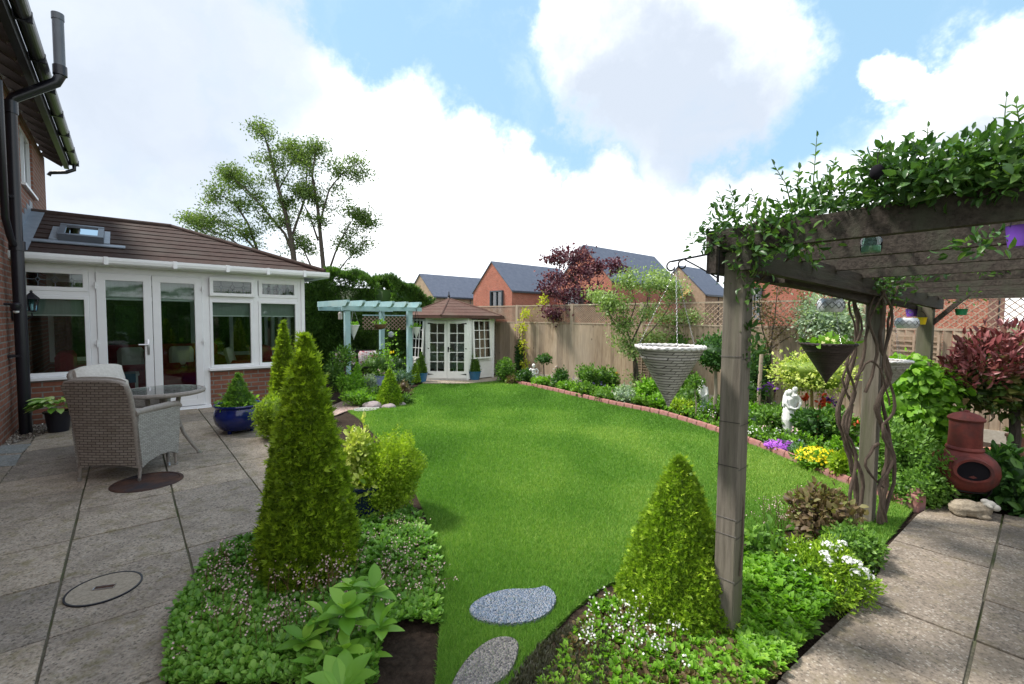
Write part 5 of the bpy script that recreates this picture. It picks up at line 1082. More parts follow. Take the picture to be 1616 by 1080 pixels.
for cx,cy,cz,n,ll,ph in ((0,0,.20,12,.145,0),(-.12,.05,.14,10,.12,.4),(.09,.13,.22,11,.125,1.),(-.16,-.05,.10,9,.13,.9),(.04,-.10,.09,10,.14,2.),(.15,.02,.12,9,.125,.2),(-.03,.17,.22,8,.10,.7),(.12,-.08,.05,7,.13,3.),(-.07,-.13,.05,8,.13,1.7)):
    a=np.arange(n)*2.4+ph+R.normal(size=n)*.25; e=.15+.85*(np.arange(n)/n)+R.normal(size=n)*.12
    D=np.c_[np.cos(a)*np.cos(e),np.sin(a)*np.cos(e),np.sin(e)]; N=np.c_[-np.cos(a)*np.sin(e),-np.sin(a)*np.sin(e),np.cos(e)]+R.normal(size=(n,3))*.12
    lm.leaves(np.tile([cx,cy,cz],(n,1))+np.c_[np.zeros(n),np.zeros(n),np.arange(n)*.004],D,N,ll*.88*(.6+.5*R.random(n)),ll*.46*(.75+.35*R.random(n)),.1+.8*R.random(n),'broad'); m.tube([(cx*.4,cy*.4,0),(cx,cy,cz)],[.008,.006],6)
lm.build('leaves','bigleaf',t); m.build('stem','stem',t)
for px,py,l in ((540,1130,'cut off broad green leaf clump at the bottom edge of the left bed'),):
    p=G(px,py); t=thing('broad_leaf_plant',l,'plant',p); lm=LM(); n=7; a=np.arange(n)*2.4; e=np.full(n,.7); lm.leaves(np.tile([0,0,.1],(n,1)),np.c_[np.cos(a)*.7,np.sin(a)*.7,e],np.c_[-np.cos(a)*.5,-np.sin(a)*.5,e],.15,.08,.3+.5*R.random(n),'broad'); lm.build('leaves','bigleaf',t)
# ================================================================== FOREGROUND BED RIGHT
bedR=PX([(850,1100),(905,1010),(955,955),(1010,990),(1130,1010),(1200,990),(1260,1010),(1240,1060),(1190,1120)])
rosettes('ground_cover',bedR,1500,.032,.09,'brown','low bronze and green leaves spreading under the box cone',per=12,el=(.2,1.4))
rosettes('ground_cover',bedR,1300,.034,.11,'fresh','bright green low leaves mixed under the box cone and post',per=10,el=(.4,1.4),tm='o')
sprays('flower_sprays',PX([(900,1060),(960,970),(1050,1000),(1080,1080)]),40,.17,'fw',.012,'small white flower sprays in front of the box cone')
heath=PX([(800,1100),(850,1030),(905,1005),(960,1020),(960,1100)])
rosettes('heather',heath,1500,.030,.10,'heather','dark wiry heather at the bottom edge beside the lawn',cat='heather',per=14,tm='d',asp=.16,el=(.9,1.55))
bedS=PX([(1170,900),(1240,935),(1320,945),(1300,990),(1230,1060),(1180,1090),(1160,1000)])
rosettes('ground_cover',bedS,1500,.040,.16,'fresh','loose bright green leafy growth between the nearest post and the terrace',per=11,tm='o',el=(.2,1.3))
rosettes('ground_cover',bedS,700,.05,.13,'mid','darker leafy growth along the terrace edge',per=9,tm='o',el=(.1,1.2))
shrub('candytuft','lime leaved candytuft mound with white flower heads at the terrace edge','plant',1300,938,128,84,'box',.026,12000,'d',.35,8,.6,fl=('fw',30,.012),up=.4)
t=[o for o in C.objects if o.name.startswith('candytuft')][0]; lm=LM()
for px,py,n in ((1305,860,36),(1318,866,26),(1328,858,26),(1338,885,40),(1352,890,40),(1365,903,36),(1372,912,30),(1350,905,36),(1302,875,20),(1335,935,14),(1340,938,14),(1308,888,20)):
    q=Vector(V(px,py,2.50 if py<870 else 2.36))-t.location; d=rdir(n); d[:,2]=np.abs(d[:,2]); lm.leaves(np.array(q)+d*np.array([.024,.024,.018]),np.cross(d,rdir(n)),d,.016,.016,.4+.6*R.random(n),'flower')
lm.build('flower_heads','fw',t)
shrub('rose_shrub','bronze leaved rose shrub near the lawn between the two pergola posts','shrub',1292,852,105,85,'brown',.045,1500,'o',.6,7,.45)
shrub('hellebore','dark leafy plant with pale buds right of the nearest post','plant',1205,905,80,75,'mid',.055,380,'o',.5,6,.0)
shrub('green_mound','low dark green mound at the foot of the middle pergola post','plant',1350,892,100,58,'mid',.028,4200,'d',.5,7,.75)
shrub('green_mound','narrow green tuft left of the middle pergola post','plant',1315,868,60,45,'mid',.028,1800,'d',.5,7,.7)
sprays('flower_sprays',PX([(1185,840),(1240,810),(1270,830),(1230,870)]),26,.22,'fpk',.010,'tall thin pale flower sprays between the two nearest posts')
# ================================================================== MIDDLE DISTANCE BED BY BLUE PERGOLA
def standard(name,label,px,py,crown,mat,leaf,n,tr=.02,bark='bark',lean=0,tm='d',flat=1.,dense=.6,grp=None,Y=None):
    """crown: (px centre x, centre y, half width px, half height px)"""
    p=G(px,py) if Y is None else (V(px,500,Y)[0],Y,0); s=p[1]/F; t=thing(name,label,'small tree',p,0,grp); c=Vector(V(crown[0],crown[1],p[1]))-Vector(p); m=MB()
    m.tube([(0,0,-.05),(c.x*.3+.015,0,c.z*.4),(c.x*.8-.01,0,c.z*.75),(c.x,0,c.z)],[tr,tr*.9,tr*.8,tr*.6],8); rs=random.Random(int(px)); rw,rh=crown[2]*s,crown[3]*s
    for k in range(7): a=k*.9; m.tube([(c.x*.85,0,c.z-rh*.7),(c.x+rw*.3*math.cos(a),rw*.3*math.sin(a),c.z-.1*rh),(c.x+rw*.75*math.cos(a),rw*.75*math.sin(a),c.z+rh*rs.uniform(-.2,.6))],[tr*.5,tr*.35,tr*.15],5)
    m.build('trunk',bark,t,True); lm=LM()
    for k in range(7): a=k*.9+.3; q=.42 if k else 0; ell_fol(lm,(c.x+q*rw*math.cos(a),q*rw*math.sin(a),c.z+rh*.2*rs.uniform(-1,1)),(rw*.6,rw*.6,rh*.7),n//7,leaf,tm,.55,.6,core=dense)
    lm.build('crown',mat,t); return t
standard('small_tree','small standard tree with twisted trunk in front of the left blue pergola post',545,632,(545,563,20,19),'mid',.05,900,.028,dense=0)
for a in (
 ('green_shrub','soft green foliage plant below the small standard tree',558,632,42,46,'fresh',.05,1500,'o'),
 ('rose_bush','leafy rose bush with pink buds in front of the garden bench',598,606,50,52,'mid',.055,1500,'o'),
 ('lavender','grey leaved lavender clump left of the lilac pot',584,618,26,28,'silverg',.04,700,'d'),
 ('green_mound','low green mound behind the left rock',570,640,50,26,'fresh',.035,2200,'d'),
 ('green_mound','green mound between the rock and the box cone',592,636,34,28,'mid',.035,1500,'d'),
 ('blue_green_plant','blue green spurge left of the right blue pergola post',635,612,36,28,'blueg',.05,800,'o'),
 ('pink_plant','sparse pinkish flowering plant right of the box cone',636,628,26,30,'brown',.04,500,'d'),
 ('green_mound','small green tuft beside the right rock',640,638,24,18,'mid',.035,700,'d'),
 ('green_mound','green tuft at the left end of the rock edging',548,630,26,24,'blueg',.04,600,'d'),
 ('green_shrub','dark shrub at the back of the blue pergola bed',620,598,50,40,'deep',.05,1500,'d'),
 ('green_shrub','leafy plant at the foot of the left blue pergola post',532,618,34,50,'mid',.05,1200,'o')):
    shrub(a[0],a[1],'plant',a[2],a[3],a[4],a[5],a[6],a[7],a[8],a[9],.5,6,.6)
t=thing('climbing_rose','thin rose stem with one yellow bloom in front of the blue pergola','rose',G(616,622)); m=MB(); s=G(616,622)[1]/F; rs=random.Random(4); tips=[]
for k in range(3): limb(m,(0,0,0),(rs.gauss(0,.15),rs.gauss(0,.15),1),.8,.008,1,tips,rs,.7,5,.3)
m.build('stem','stem',t); lm=LM(); tip_leaves(lm,tips,3,.03,.05,'o'); lm.build('leaves','fresh',t); lm=LM(); q=np.array([[.05,-.02,.86],[.04,-.03,.87],[.06,-.02,.85]]); lm.leaves(q,rdir(3),np.array([[0,-1,.2]]*3),.07,.07,np.array([.2,.5,.9]),'flower'); lm.build('bloom','fy',t)
m=MB(); m.box(-.5,.5,-.2,.2,0,.22,.01); o=m.build('planter_box','iron'); q=G(628,600); o.location=(q[0],q[1]+.3,0); o.rotation_euler=(0,0,A-.3); tag(o,'long black planter box under the blue pergola','planter')
# ================================================================== HEDGE AND TREES
def hedge(pts,top,th,n,name,label):
    t=thing(name,label,'hedge',(pts[0][0],pts[0][1],0)); o0=np.array([pts[0][0],pts[0][1],0]); lm=LM(); segs=[(np.array(pts[i]),np.array(pts[i+1]),top[i],top[i+1]) for i in range(len(pts)-1)]; tot=sum(np.linalg.norm(b-a) for a,b,_,_ in segs); core=MB()
    for a,b,za,zb in segs:
        L_=np.linalg.norm(b-a); k=int(n*L_/tot); u=R.random(k); zt=za+(zb-za)*u; d=(b-a)/L_; nn=np.array([d[1],-d[0]]); f=R.random(k); isTop=f<.40
        w1=.12*np.sin(u*L_*3.1)+.09*np.sin(u*L_*7.3+1); z=np.where(isTop,zt+w1+R.normal(size=k)*.04,R.random(k)*zt*1.02); off=np.where(isTop,R.uniform(-th/2,th/2,k),(th/2)*np.where(R.random(k)<.8,1,-1)+.10*np.sin(z*4+u*L_*3)+.06*np.sin(z*9-u*L_*8)-R.random(k)*.1)
        xy=a+np.outer(u*L_,d)+np.outer(off,nn); P=np.c_[xy,z]-o0; O=np.where(isTop[:,None],np.array([0,0,1.]),np.r_[nn,.35]*np.sign(off)[:,None]*np.array([1,1,1])); D=nrm(O+R.normal(size=(k,3))*.5+np.array([0,0,.5])); N=nrm(O+R.normal(size=(k,3))*.4)
        lm.leaves(P,D,N,.09+.07*R.random(k),.055,vv(P,3.,.5),'s'); a=a-d*.35; b=b+d*.35; c=MB(); v=lambda q,s_,z_: tuple(np.r_[q+nn*s_,z_]-o0)
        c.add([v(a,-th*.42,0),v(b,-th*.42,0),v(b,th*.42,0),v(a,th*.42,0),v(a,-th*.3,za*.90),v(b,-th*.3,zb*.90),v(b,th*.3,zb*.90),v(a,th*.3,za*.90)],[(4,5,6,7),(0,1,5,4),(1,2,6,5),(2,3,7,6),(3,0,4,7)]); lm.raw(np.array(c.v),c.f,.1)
    lm.build('foliage','hedge',t); m=MB()
    for i in range(5): q=np.array(pts[0])+(np.array(pts[1])-np.array(pts[0]))*(i+.5)/5-np.array(pts[0]); m.tube([(q[0],q[1],0),(q[0],q[1],1.2)],[.05,.03],6)
    m.build('stem','bark',t)
h1=W(-3,13.7)[:2]; h2=W(2.9,13.9)[:2]; h3=V(520,440,13.4)[:2]; h4=V(600,450,13.6)[:2]; h5=V(668,470,14.6)[:2]
hedge([h1,h2,h3,h4,h5],[2.9,2.8,2.72,2.6,2.05],1.3,95000,'conifer_hedge','tall dark green conifer hedge behind the conservatory and blue pergola')
def limbtree(name,label,Y,limbs,base,mat,bark,per,leaf,spr,lev=2,cat='tree',yvar=.8,ln_=1.8,tm='d',asp=.55,thin=.5,extra=1,seed=3,spread=.75,up=.10,fill=()):
    p=(V(base[0],500,Y)[0],Y,0); t=thing(name,label,cat,p); m=MB(); tips=[]; rs=random.Random(seed); s=Y/F
    for k,(path,r) in enumerate(limbs):
        dy=rs.uniform(-yvar,yvar); P=[Vector(V(a,b,Y))+Vector((0,dy*i/(len(path)-1),0)) for i,(a,b) in enumerate(path)]; P=[q-Vector(p) for q in P]
        if P[0].z<1.0: P=[Vector((P[0].x*.5,P[0].y,-.1))]+P
        n=len(P); m.tube(P,[r*(1-.75*i/(n-1)) for i in range(n)],8)
        for i in range(1,n):
            for q in range(extra if i<n-1 else extra+1):
                f=rs.random() if i<n-1 else 1; pos=P[i-1].lerp(P[i],f) if i<n-1 else P[i]; d=(P[i]-P[i-1]).normalized(); ax=Vector((rs.gauss(0,1),rs.gauss(0,1),rs.gauss(0,.6))).normalized()
                if i>=2 or thin<=.2: limb(m,pos,(d+ax*spread).normalized(),ln_*rs.uniform(.5,1.),min(r*.28,.030)*(1-.5*i/n),lev-1,tips,rs,spread,4,up)
        tips.append((P[-1],d))
    m.build('trunk',bark,t,True); lm=LM(); tip_leaves(lm,tips,per,spr,leaf,tm,asp,.3)
    for px,py,rx,ry,nf in fill: c_=Vector(V(px,py,Y))-Vector(p); ell_fol(lm,tuple(c_+Vector((0,rs.uniform(-.3,.3),0))),(rx*s,rx*s,ry*s),nf,leaf,tm,asp,.9,.3,core=0)
    lm.build('crown',mat,t); return t
limbtree('tree','tall airy multi stemmed tree rising behind the conservatory roof and hedge',18,[
 ([(470,470),(463,390),(455,345),(442,295),(430,240),(425,222)],0.122),([(515,470),(508,390),(503,330),(495,280),(500,245)],0.101),([(466,410),(452,370),(420,330),(395,300),(375,285)],0.065),
 ([(415,440),(402,390),(385,350),(362,318),(340,305)],0.072),([(404,395),(370,360),(335,345),(312,345)],0.043),([(395,400),(360,375),(330,365),(308,350)],0.036),([(502,380),(490,340),(478,315)],0.043),([(515,440),(530,400),(545,370),(562,345)],0.050),
 ([(505,350),(520,300),(540,275),(560,268)],0.043),([(462,370),(478,310),(478,255),(470,240)],0.050),([(497,290),(485,260),(470,250)],0.029),([(525,440),(548,410),(572,390),(580,360)],0.032),([(440,300),(455,262),(450,235)],0.029),([(395,310),(372,290),(360,280)],0.029),([(495,430),(480,400),(470,385)],0.043)],
 (490,0),'tree','bark',5,.088,.19,lev=3,ln_=.42,extra=3,thin=0.5,spread=1.1,up=.0,yvar=.6,fill=[(430,240,20,14,220),(402,252,14,8,120),(450,264,26,18,340),(480,258,20,13,220),(512,254,24,11,220),(545,270,22,11,200),(560,283,14,8,100),(425,288,28,14,280),(470,302,24,20,300),(372,292,24,9,180),(345,295,18,9,140),(330,322,15,8,110),(315,334,11,7,80),(350,337,22,8,160),(385,322,20,11,180),(400,362,24,9,180),(375,352,22,7,140),(320,358,13,7,80),(440,330,25,13,220),(500,302,20,15,200),(540,312,20,9,140),(565,347,11,7,70),(548,370,15,9,120),(528,332,16,8,110),(470,338,20,10,140),(560,400,13,13,120),(545,424,15,11,120),(408,388,16,8,100),(482,382,13,9,90),(515,350,14,9,90),(450,395,14,10,90),(575,375,7,6,40),(580,330,5,5,20)])
limbtree('acer_tree','purple leaved tree in front of the fence and the tallest red house',11.3,[
 ([(918,606),(920,560),(922,520),(918,480),(913,445),(905,415)],.045),([(922,520),(937,490),(945,460),(949,430)],.022),([(922,525),(901,500),(889,475),(883,450)],.022),([(918,480),(933,450),(931,420),(926,408)],.018),([(922,515),(949,500),(958,480)],.015),([(921,500),(893,470),(878,465)],.015),([(913,450),(893,430),(883,418)],.012),([(937,460),(953,440),(963,430)],.012),([(922,524),(909,515),(883,505)],.012)],
 (918,0),'acer','bark',13,.062,.095,lev=2,yvar=.5,ln_=.36,extra=2,seed=6,cat='tree',tm='o',asp=.7,fill=[(897,490,24,14,170),(921,495,22,14,170),(941,495,22,16,170),(909,460,26,18,200),(937,460,20,16,150),(891,515,18,9,90),(949,512,16,9,80),(889,450,16,14,90),(921,430,18,14,110)])
limbtree('espalier_tree','loose pale green fruit tree trained on the fence behind the grey wicker cone',9.0,[
 ([(1010,640),(1004,575),(995,545),(985,515),(980,495)],.035),([(1000,560),(985,530),(965,505),(958,490)],.02),([(997,540),(1010,510),(1020,480),(1018,462)],.02),([(1000,550),(1030,520),(1050,495),(1060,475)],.02),([(990,520),(1000,480),(990,455)],.015),([(1012,510),(1035,480),(1040,460)],.013),([(1003,560),(1045,535),(1075,505)],.015),([(990,520),(965,500),(955,478)],.012),([(1010,500),(1025,470),(1045,440)],.01)],
 (1008,0),'pear','bark',15,.055,.11,lev=2,yvar=.3,ln_=.30,up=.0,extra=2,seed=8,cat='tree',tm='d')
limbtree('bronze_tree','sparse bronze leaved tree against the fence right of the nearest post',7.6,[
 ([(1215,650),(1215,590),(1218,540),(1225,500),(1228,470)],.03),([(1216,560),(1200,520),(1192,490),(1190,455)],.015),([(1218,540),(1240,515),(1258,490)],.015),([(1217,550),(1235,535),(1255,520)],.012),([(1192,490),(1185,460),(1195,435)],.01)],
 (1215,0),'brown','bark',7,.045,.07,lev=2,yvar=.2,ln_=.45,extra=2,seed=5,cat='tree')
# ================================================================== FLOWER BORDER ALONG THE FENCE
for a in (
 ('round_bush','round green bush beside the right wall of the summerhouse','shrub',797,604,34,38,'mid',.055,1800,'d'),
 ('brown_plant','small bronze plant in front of the round green bush','plant',806,606,22,14,'brown',.05,500,'d'),
 ('fern','dark green fern left of the white cherub','plant',826,606,28,24,'deep',.06,700,'d'),
 ('low_plant','low bright green plant by the edging near the summerhouse','plant',812,605,35,14,'fresh',.045,900,'d'),
 ('low_plant','bright low plant in front of the white cherub','plant',853,610,40,16,'fresh',.045,1100,'d'),
 ('dark_shrub','dark shrub under a white flower right of the cherub','shrub',884,616,30,34,'deep',.06,900,'d'),
 ('low_plant','spreading green plant by the edging below the purple tree','plant',893,618,36,18,'fresh',.045,1100,'d'),
 ('green_shrub','leafy green shrub left of the lilac flowers','shrub',930,618,40,42,'mid',.06,1200,'d'),
 ('green_shrub','upright green shrub behind the sunflower stake','shrub',957,618,40,40,'mid',.06,1200,'d'),
 ('iris_clump','spiky green clump at the edging below the lilac flowers','plant',925,626,38,20,'mid',.09,500,'d'),
 ('low_plant','green mound by the edging left of the sunflower stake','plant',958,634,38,18,'mid',.045,1000,'d'),
 ('silver_plant','silvery green plant right of the sunflower stake','plant',990,640,32,34,'silverg',.05,900,'d'),
 ('leafy_plant','big leafed green plant left of the wicker cone tip','plant',1020,640,40,44,'fresh',.07,1000,'o'),
 ('leafy_plant','fresh green leafy plant by the edging under the wicker cone','plant',1045,648,44,28,'fresh',.05,1100,'o'),
 ('lime_plant','yellow green low plant by the edging left of the standard rose','plant',1075,656,35,26,'lime',.045,900,'d'),
 ('green_shrub','soft green shrub behind the standard rose','shrub',1085,650,50,45,'mid',.05,1200,'d'),
 ('low_plant','blue green low plant by the edging beside the nearest post','plant',1112,656,29,22,'blueg',.045,800,'d'),
 ('green_shrub','green shrub at the fence behind the nearest post','shrub',1165,660,70,60,'mid',.05,1800,'d'),
 ('leafy_plant','broad green plant right of the nearest post','plant',1195,680,40,40,'fresh',.06,900,'o'),
 ('low_plant','white dotted green plant by the edging right of the nearest post','plant',1197,697,44,24,'mid',.04,1200,'d'),
 ('green_shrub','rounded green shrub left of the embracing couple statue','shrub',1218,690,48,50,'mid',.05,1700,'d'),
 ('peony','dark green leafy peony right of the couple statue','plant',1285,705,70,62,'deep',.06,1500,'o'),
 ('peony','green leafy peony below the orange red flowers','plant',1318,710,60,66,'mid',.06,1400,'o'),
 ('aubrieta_mat','low mat of magenta flowers in front of the couple statue','plant',1232,714,44,18,'deep',.03,1400,'d'),
 ('silver_plant','grey green low plant between magenta and yellow flowers','plant',1262,722,34,22,'blueg',.035,1200,'d'),
 ('yellow_flowers','clump of bright yellow flowers right of the magenta mat','plant',1290,741,62,34,'fresh',.035,2000,'d'),
 ('lime_plant','lime green feathery plant left of the middle pergola post','plant',1327,756,40,44,'lime',.04,1800,'d'),
 ('green_shrub','soft green shrub right of the middle pergola post','shrub',1415,775,85,110,'mid',.045,5200,'d'),
 ('green_mound','spreading green mound by the edging post','plant',1440,793,90,60,'mid',.035,4200,'d'),
 ('green_shrub','yellow green shrub behind the twisted vine stems','shrub',1425,720,80,150,'fresh',.05,3800,'d'),
 ('dark_plant','dark leafy plant behind the chimenea','plant',1580,800,110,95,'deep',.08,900,'o'),
 ('dark_plant','dark green leaves at the right end of the terrace','plant',1618,812,70,70,'deep',.08,500,'o'),
 ('small_shrub','small shrub with pale leaves left of the chimenea','plant',1478,800,46,90,'mid',.045,1800,'d'),
 ('green_shrub','green shrub at the fence behind the orange red flowers','shrub',1345,660,70,70,'mid',.05,1800,'d'),
 ('green_shrub','dark green shrub at the fence left of the bronze tree','shrub',1190,650,40,110,'deep',.06,1800,'d')):
    fl=None
    if 'aubrieta' in a[0]: fl=('fpu',520,.028)
    if 'yellow_fl' in a[0]: fl=('fy',300,.032)
    if 'white dotted' in a[1]: fl=('fw',40,.02)
    shrub(a[0],a[1],a[2],a[3],a[4],a[5],a[6],a[7],a[8],a[9],a[10],.5,6,.6,fl=fl)
sprays('yellow_blooms',PX([(1170,690),(1190,676),(1205,690),(1190,700)]),14,.12,'fy',.04,'few yellow blooms right of the nearest post',per=3)
sprays('lilac_flowers',PX([(915,616),(930,608),(968,616),(955,624)]),46,.22,'fli',.045,'band of lilac blue flowers left of the sunflower stake','stem',5)
sprays('lilac_flowers',PX([(826,598),(838,598),(838,594),(826,594)]),10,.42,'fli',.05,'small clump of lilac flowers behind the white cherub','stem',5)
sprays('white_flower',PX([(874,604),(882,604),(882,601),(874,601)]),3,.44,'fw',.09,'white flowers above the dark shrub near the cherub','stem',4)
def tallflowers(pts,fm,fs,label,name='tulips'):
    p0=V(*pts[0]); t=thing(name,label,'flowers',(p0[0],p0[1],0)); m=MB(); P=[]
    for px,py,Y in pts:
        q=V(px,py,Y); x,y=q[0]-p0[0],q[1]-p0[1]; m.tube([(x+.02,y,0),(x,y,q[2])],.005,5)
        for k in range(12): P.append((x+random.gauss(0,fs*.3),y+random.gauss(0,fs*.3),q[2]+random.gauss(0,fs*.25)))
    m.build('stem','stem',t); P=np.array(P); lm=LM(); lm.leaves(P,rdir(len(P)),rdir(len(P)),fs,fs*.7,R.random(len(P)),'o'); lm.build('bloom',fm,t)
tallflowers([(1271,630,6.2),(1275,627,6.3)],'fr',.06,'orange red poppy left of the variegated standard trunk','poppy'); tallflowers([(1295,637,5.9),(1300,639,5.9),(1304,636,6.),(1300,625,6.3)],'fr',.06,'orange red poppies right of the variegated standard trunk','poppy')
tallflowers([(1306,631,6.3),(1311,634,6.3)],'fdp',.07,'dark purple flowers beside the orange red poppies','flower'); tallflowers([(1208,612,6.8),(1217,609,6.8),(1220,611,6.9)],'fdp',.06,'dark purple tulips by the fence left of the couple statue'); tallflowers([(1345,670,5.4),(1350,668,5.4)],'fr',.05,'orange flowers behind the twisted vine stems','flower')
standard('small_standard','tiny standard shrub with dark round head right of the cherub',857,611,(859,567,13,9),'deep',.06,350,.014)
standard('standard_rose','small standard rose with pale stem by the edging',1097,664,(1098,603,14,13),'mid',.05,320,.012,'barkp',dense=.3)
standard('round_headed_tree','small tree with dense dark blue green head left of the nearest post',1126,662,(1132,556,32,32),'deep',.055,3200,.030,'barkp',dense=.8)
standard('variegated_standard','cream variegated standard shrub above the orange red poppies',1277,690,(1284,590,62,38),'varieg',.045,4200,.022,'cane',dense=.55)
standard('silver_shrub','large silvery green shrub behind the dark cone planter',1300,690,(1310,505,52,48),'silverg',.055,3800,.03,'bark',dense=.4,Y=7.1)
shrub('dark_climber','dark green climber on the fence between the fruit tree and the lattice','climber',1078,600,52,136,'mid',.06,3200,'d',.55,9,.7,Y=8.9)
shrub('columnar_climber','slim dark green climber by the narrow trellis','climber',820,605,16,62,'deep',.06,700,'o',.6,6,.7,Y=11.9)
def hangclimb(label,pts,mat,n,leaf,Y):
    p0=V(*pts[0][:2],Y); t=thing('climbing_plant',label,'climber',(p0[0],p0[1],0)); lm=LM(); m=MB(); path=[]
    for px,py,rx,rz in pts:
        q=V(px,py,Y); s=Y/F; c=(q[0]-p0[0],0,q[2]); ell_fol(lm,c,(rx*s,.12,rz*s),n//len(pts),leaf,'o',.6,.9,core=0); path.append(c)
    m.tube([(0,0,0)]+sorted(path,key=lambda q:q[2]),.008,5); m.build('stem','stemr',t); lm.build('foliage',mat,t)
hangclimb('thin yellow green climber rising beside the narrow trellis',[(829,575,6,14),(826,545,7,16),(824,515,9,14),(830,495,7,9)],'ylw',420,.055,11.6)
hangclimb('yellow leaved climber spilling over the fence left of the purple tree',[(858,475,7,16),(866,500,14,12),(868,520,9,10),(852,490,10,8)],'ylw',380,.06,11.7)
for px,Y,l in ((1199,7.3,'round fence stake with a purple tie right of the nearest post'),):
    q=V(px,560,Y); t=thing('stake',l,'stake',(q[0],q[1],0)); m=MB(); m.tube([(0,0,0),(.03,0,1.05)],.03,8); m.build('pole','fencepost',t); m=MB(); m.tube([(.02,0,.42),(.02,0,.46)],.04,8); m.build('tie','pp',t)
t=thing('bamboo_cane','short bamboo cane among the peonies','cane',G(1288,712)); m=MB(); m.tube([(0,0,0),(0,0,.45)],.008,6); m.build('cane','cane',t)
# hydrangea like climber round the far post
t=thing('broad_leaf_shrub','green broad leaved shrub wrapped round the foot of the far pergola post','shrub',(V(1460,500,4.75)[0],4.6,0)); lm=LM(); o0=np.array(t.location)
for px,py,rx,ry,n in ((1445,600,32,28,260),(1485,615,30,34,260),(1455,650,34,34,280),(1490,670,24,36,200),(1430,640,22,34,180),(1465,710,30,30,200),(1440,575,22,12,90)):
    s=4.5/F; ell_fol(lm,tuple(np.array(V(px,py,4.5))-o0),(rx*s,.18,ry*s),n,.065,'o',.8,.5,.0,core=.7,droop=.4)
lm.build('foliage','fresh',t); m=MB(); m.tube([(0,0,0),(.03,0,.6),(-.03,0,1.0)],.02,6); m.build('stem','bark',t)
# photinia
t=thing('photinia','red and green leaved photinia shrub above the chimenea','shrub',(V(1612,500,4.5)[0],4.5,0)); o0=np.array(t.location); m=MB(); m.tube([(0,0,0),(.02,0,.4),(-.02,0,.8),(-.05,0,1.1)],[.05,.045,.035,.02],8)
for k in range(8): a=k*.8; m.tube([(-.02,0,.75),(.3*math.cos(a),.2*math.sin(a),1.0),(.5*math.cos(a),.35*math.sin(a),1.2)],[.02,.015,.006],5)
m.build('trunk','bark',t,True); lm=LM(); lg=LM(); s=4.4/F
for px,py,rx,ry,n in ((1560,565,46,32,480),(1600,550,44,36,480),(1530,588,32,26,300),(1640,565,50,46,400),(1590,575,50,28,200)):
    ell_fol(lm,tuple(np.array(V(px,py,4.4))-o0),(rx*s,.28,ry*s),n,.075,'o',.38,.5,.8,core=0)
for px,py,rx,ry,n in ((1560,605,52,34,620),(1600,625,50,34,560),(1530,620,30,26,300),(1640,610,50,50,420),(1580,580,60,36,500)):
    ell_fol(lg,tuple(np.array(V(px,py,4.5))-o0),(rx*s,.30,ry*s),n,.085,'o',.42,.5,.2,core=.6)
lm.build('young_leaves','photr',t); lg.build('foliage','photg',t)
# ================================================================== CLIMBER ON THE PERGOLA
cl=thing('pergola_climber','vigorous leafy climber with twisted woody stems over the timber pergola','climber',W(4.35,.85)); o0=Vector(cl.location); m=MB()
def vs(pts,r,Y=None):
    P=[Vector(V(p[0],p[1],p[2] if len(p)>2 else Y))-o0 for p in pts]
    Q=[]
    for i in range(len(P)-1):
        for k in range(4):
            t_=k/4; p0=P[max(i-1,0)];p1=P[i];p2=P[i+1];p3=P[min(i+2,len(P)-1)]
            Q.append(.5*((2*p1)+(p2-p0)*t_+(2*p0-5*p1+4*p2-p3)*t_*t_+(3*p1-p0-3*p2+p3)*t_**3)+Vector((random.gauss(0,.003),random.gauss(0,.003),0)))
    Q.append(P[-1]); n=len(Q); m.tube(Q,[r*(1-.45*i/n)*(1+.12*math.sin(i*1.7)) for i in range(n)],8)
vs([(1354,824),(1350,770),(1338,710),(1322,655),(1338,600),(1350,545),(1352,490),(1330,445)],0.0204,3.38); vs([(1388,826),(1396,765),(1402,700),(1384,645),(1404,590),(1388,540),(1394,480),(1372,432)],0.0218,3.36)
vs([(1358,818),(1360,750),(1336,690),(1344,630),(1362,565),(1372,505),(1402,450)],0.0136,3.30); vs([(1392,822),(1412,740),(1398,665),(1390,600),(1402,525),(1412,460),(1440,425)],0.0136,3.42); vs([(1366,620),(1385,560),(1370,500),(1385,450),(1360,425)],0.0109,3.28); vs([(1335,690),(1345,640),(1330,600),(1352,540),(1340,480),(1352,440)],0.0095,3.32); vs([(1385,700),(1365,735),(1395,770)],0.0120,3.32)
vs([(1370,440,3.3),(1330,440,3.2),(1295,428,3.),(1262,452,2.8),(1245,440,2.7)],0.0120); vs([(1186,458,2.5),(1215,428,2.35),(1262,400,2.2),(1310,370,2.05),(1380,342,1.8),(1480,330,1.6),(1616,312,1.45)],0.0075); vs([(1140,385,2.15),(1200,350,2.05),(1270,345,1.95),(1340,335,1.85),(1440,318,1.65),(1560,300,1.5),(1660,280,1.4)],0.0100)
vs([(1417,395,2.9),(1420,370,2.4),(1460,352,2.2),(1540,335,1.8)],0.0090); vs([(1400,440,3.3),(1417,400,3.),(1380,365,2.5),(1300,355,2.2)],0.0095); vs([(1170,470,2.2),(1180,540,2.2),(1168,600,2.15),(1176,690,2.15)],0.0030); vs([(1168,910,2.1),(1172,800,2.12),(1166,700,2.12),(1174,600,2.15),(1168,480,2.15)],0.0040)
vs([(1346,826),(1342,780),(1352,720),(1330,670),(1350,620),(1336,575),(1360,520),(1348,470),(1372,438)],.012,3.27); vs([(1398,824),(1388,770),(1408,725),(1392,680),(1412,640),(1396,570),(1408,500),(1390,455)],.013,3.3); vs([(1350,600),(1372,570),(1392,590),(1404,640)],.010,3.25); m.build('stem','vine',cl,True); lm=LM(); cst=MB()
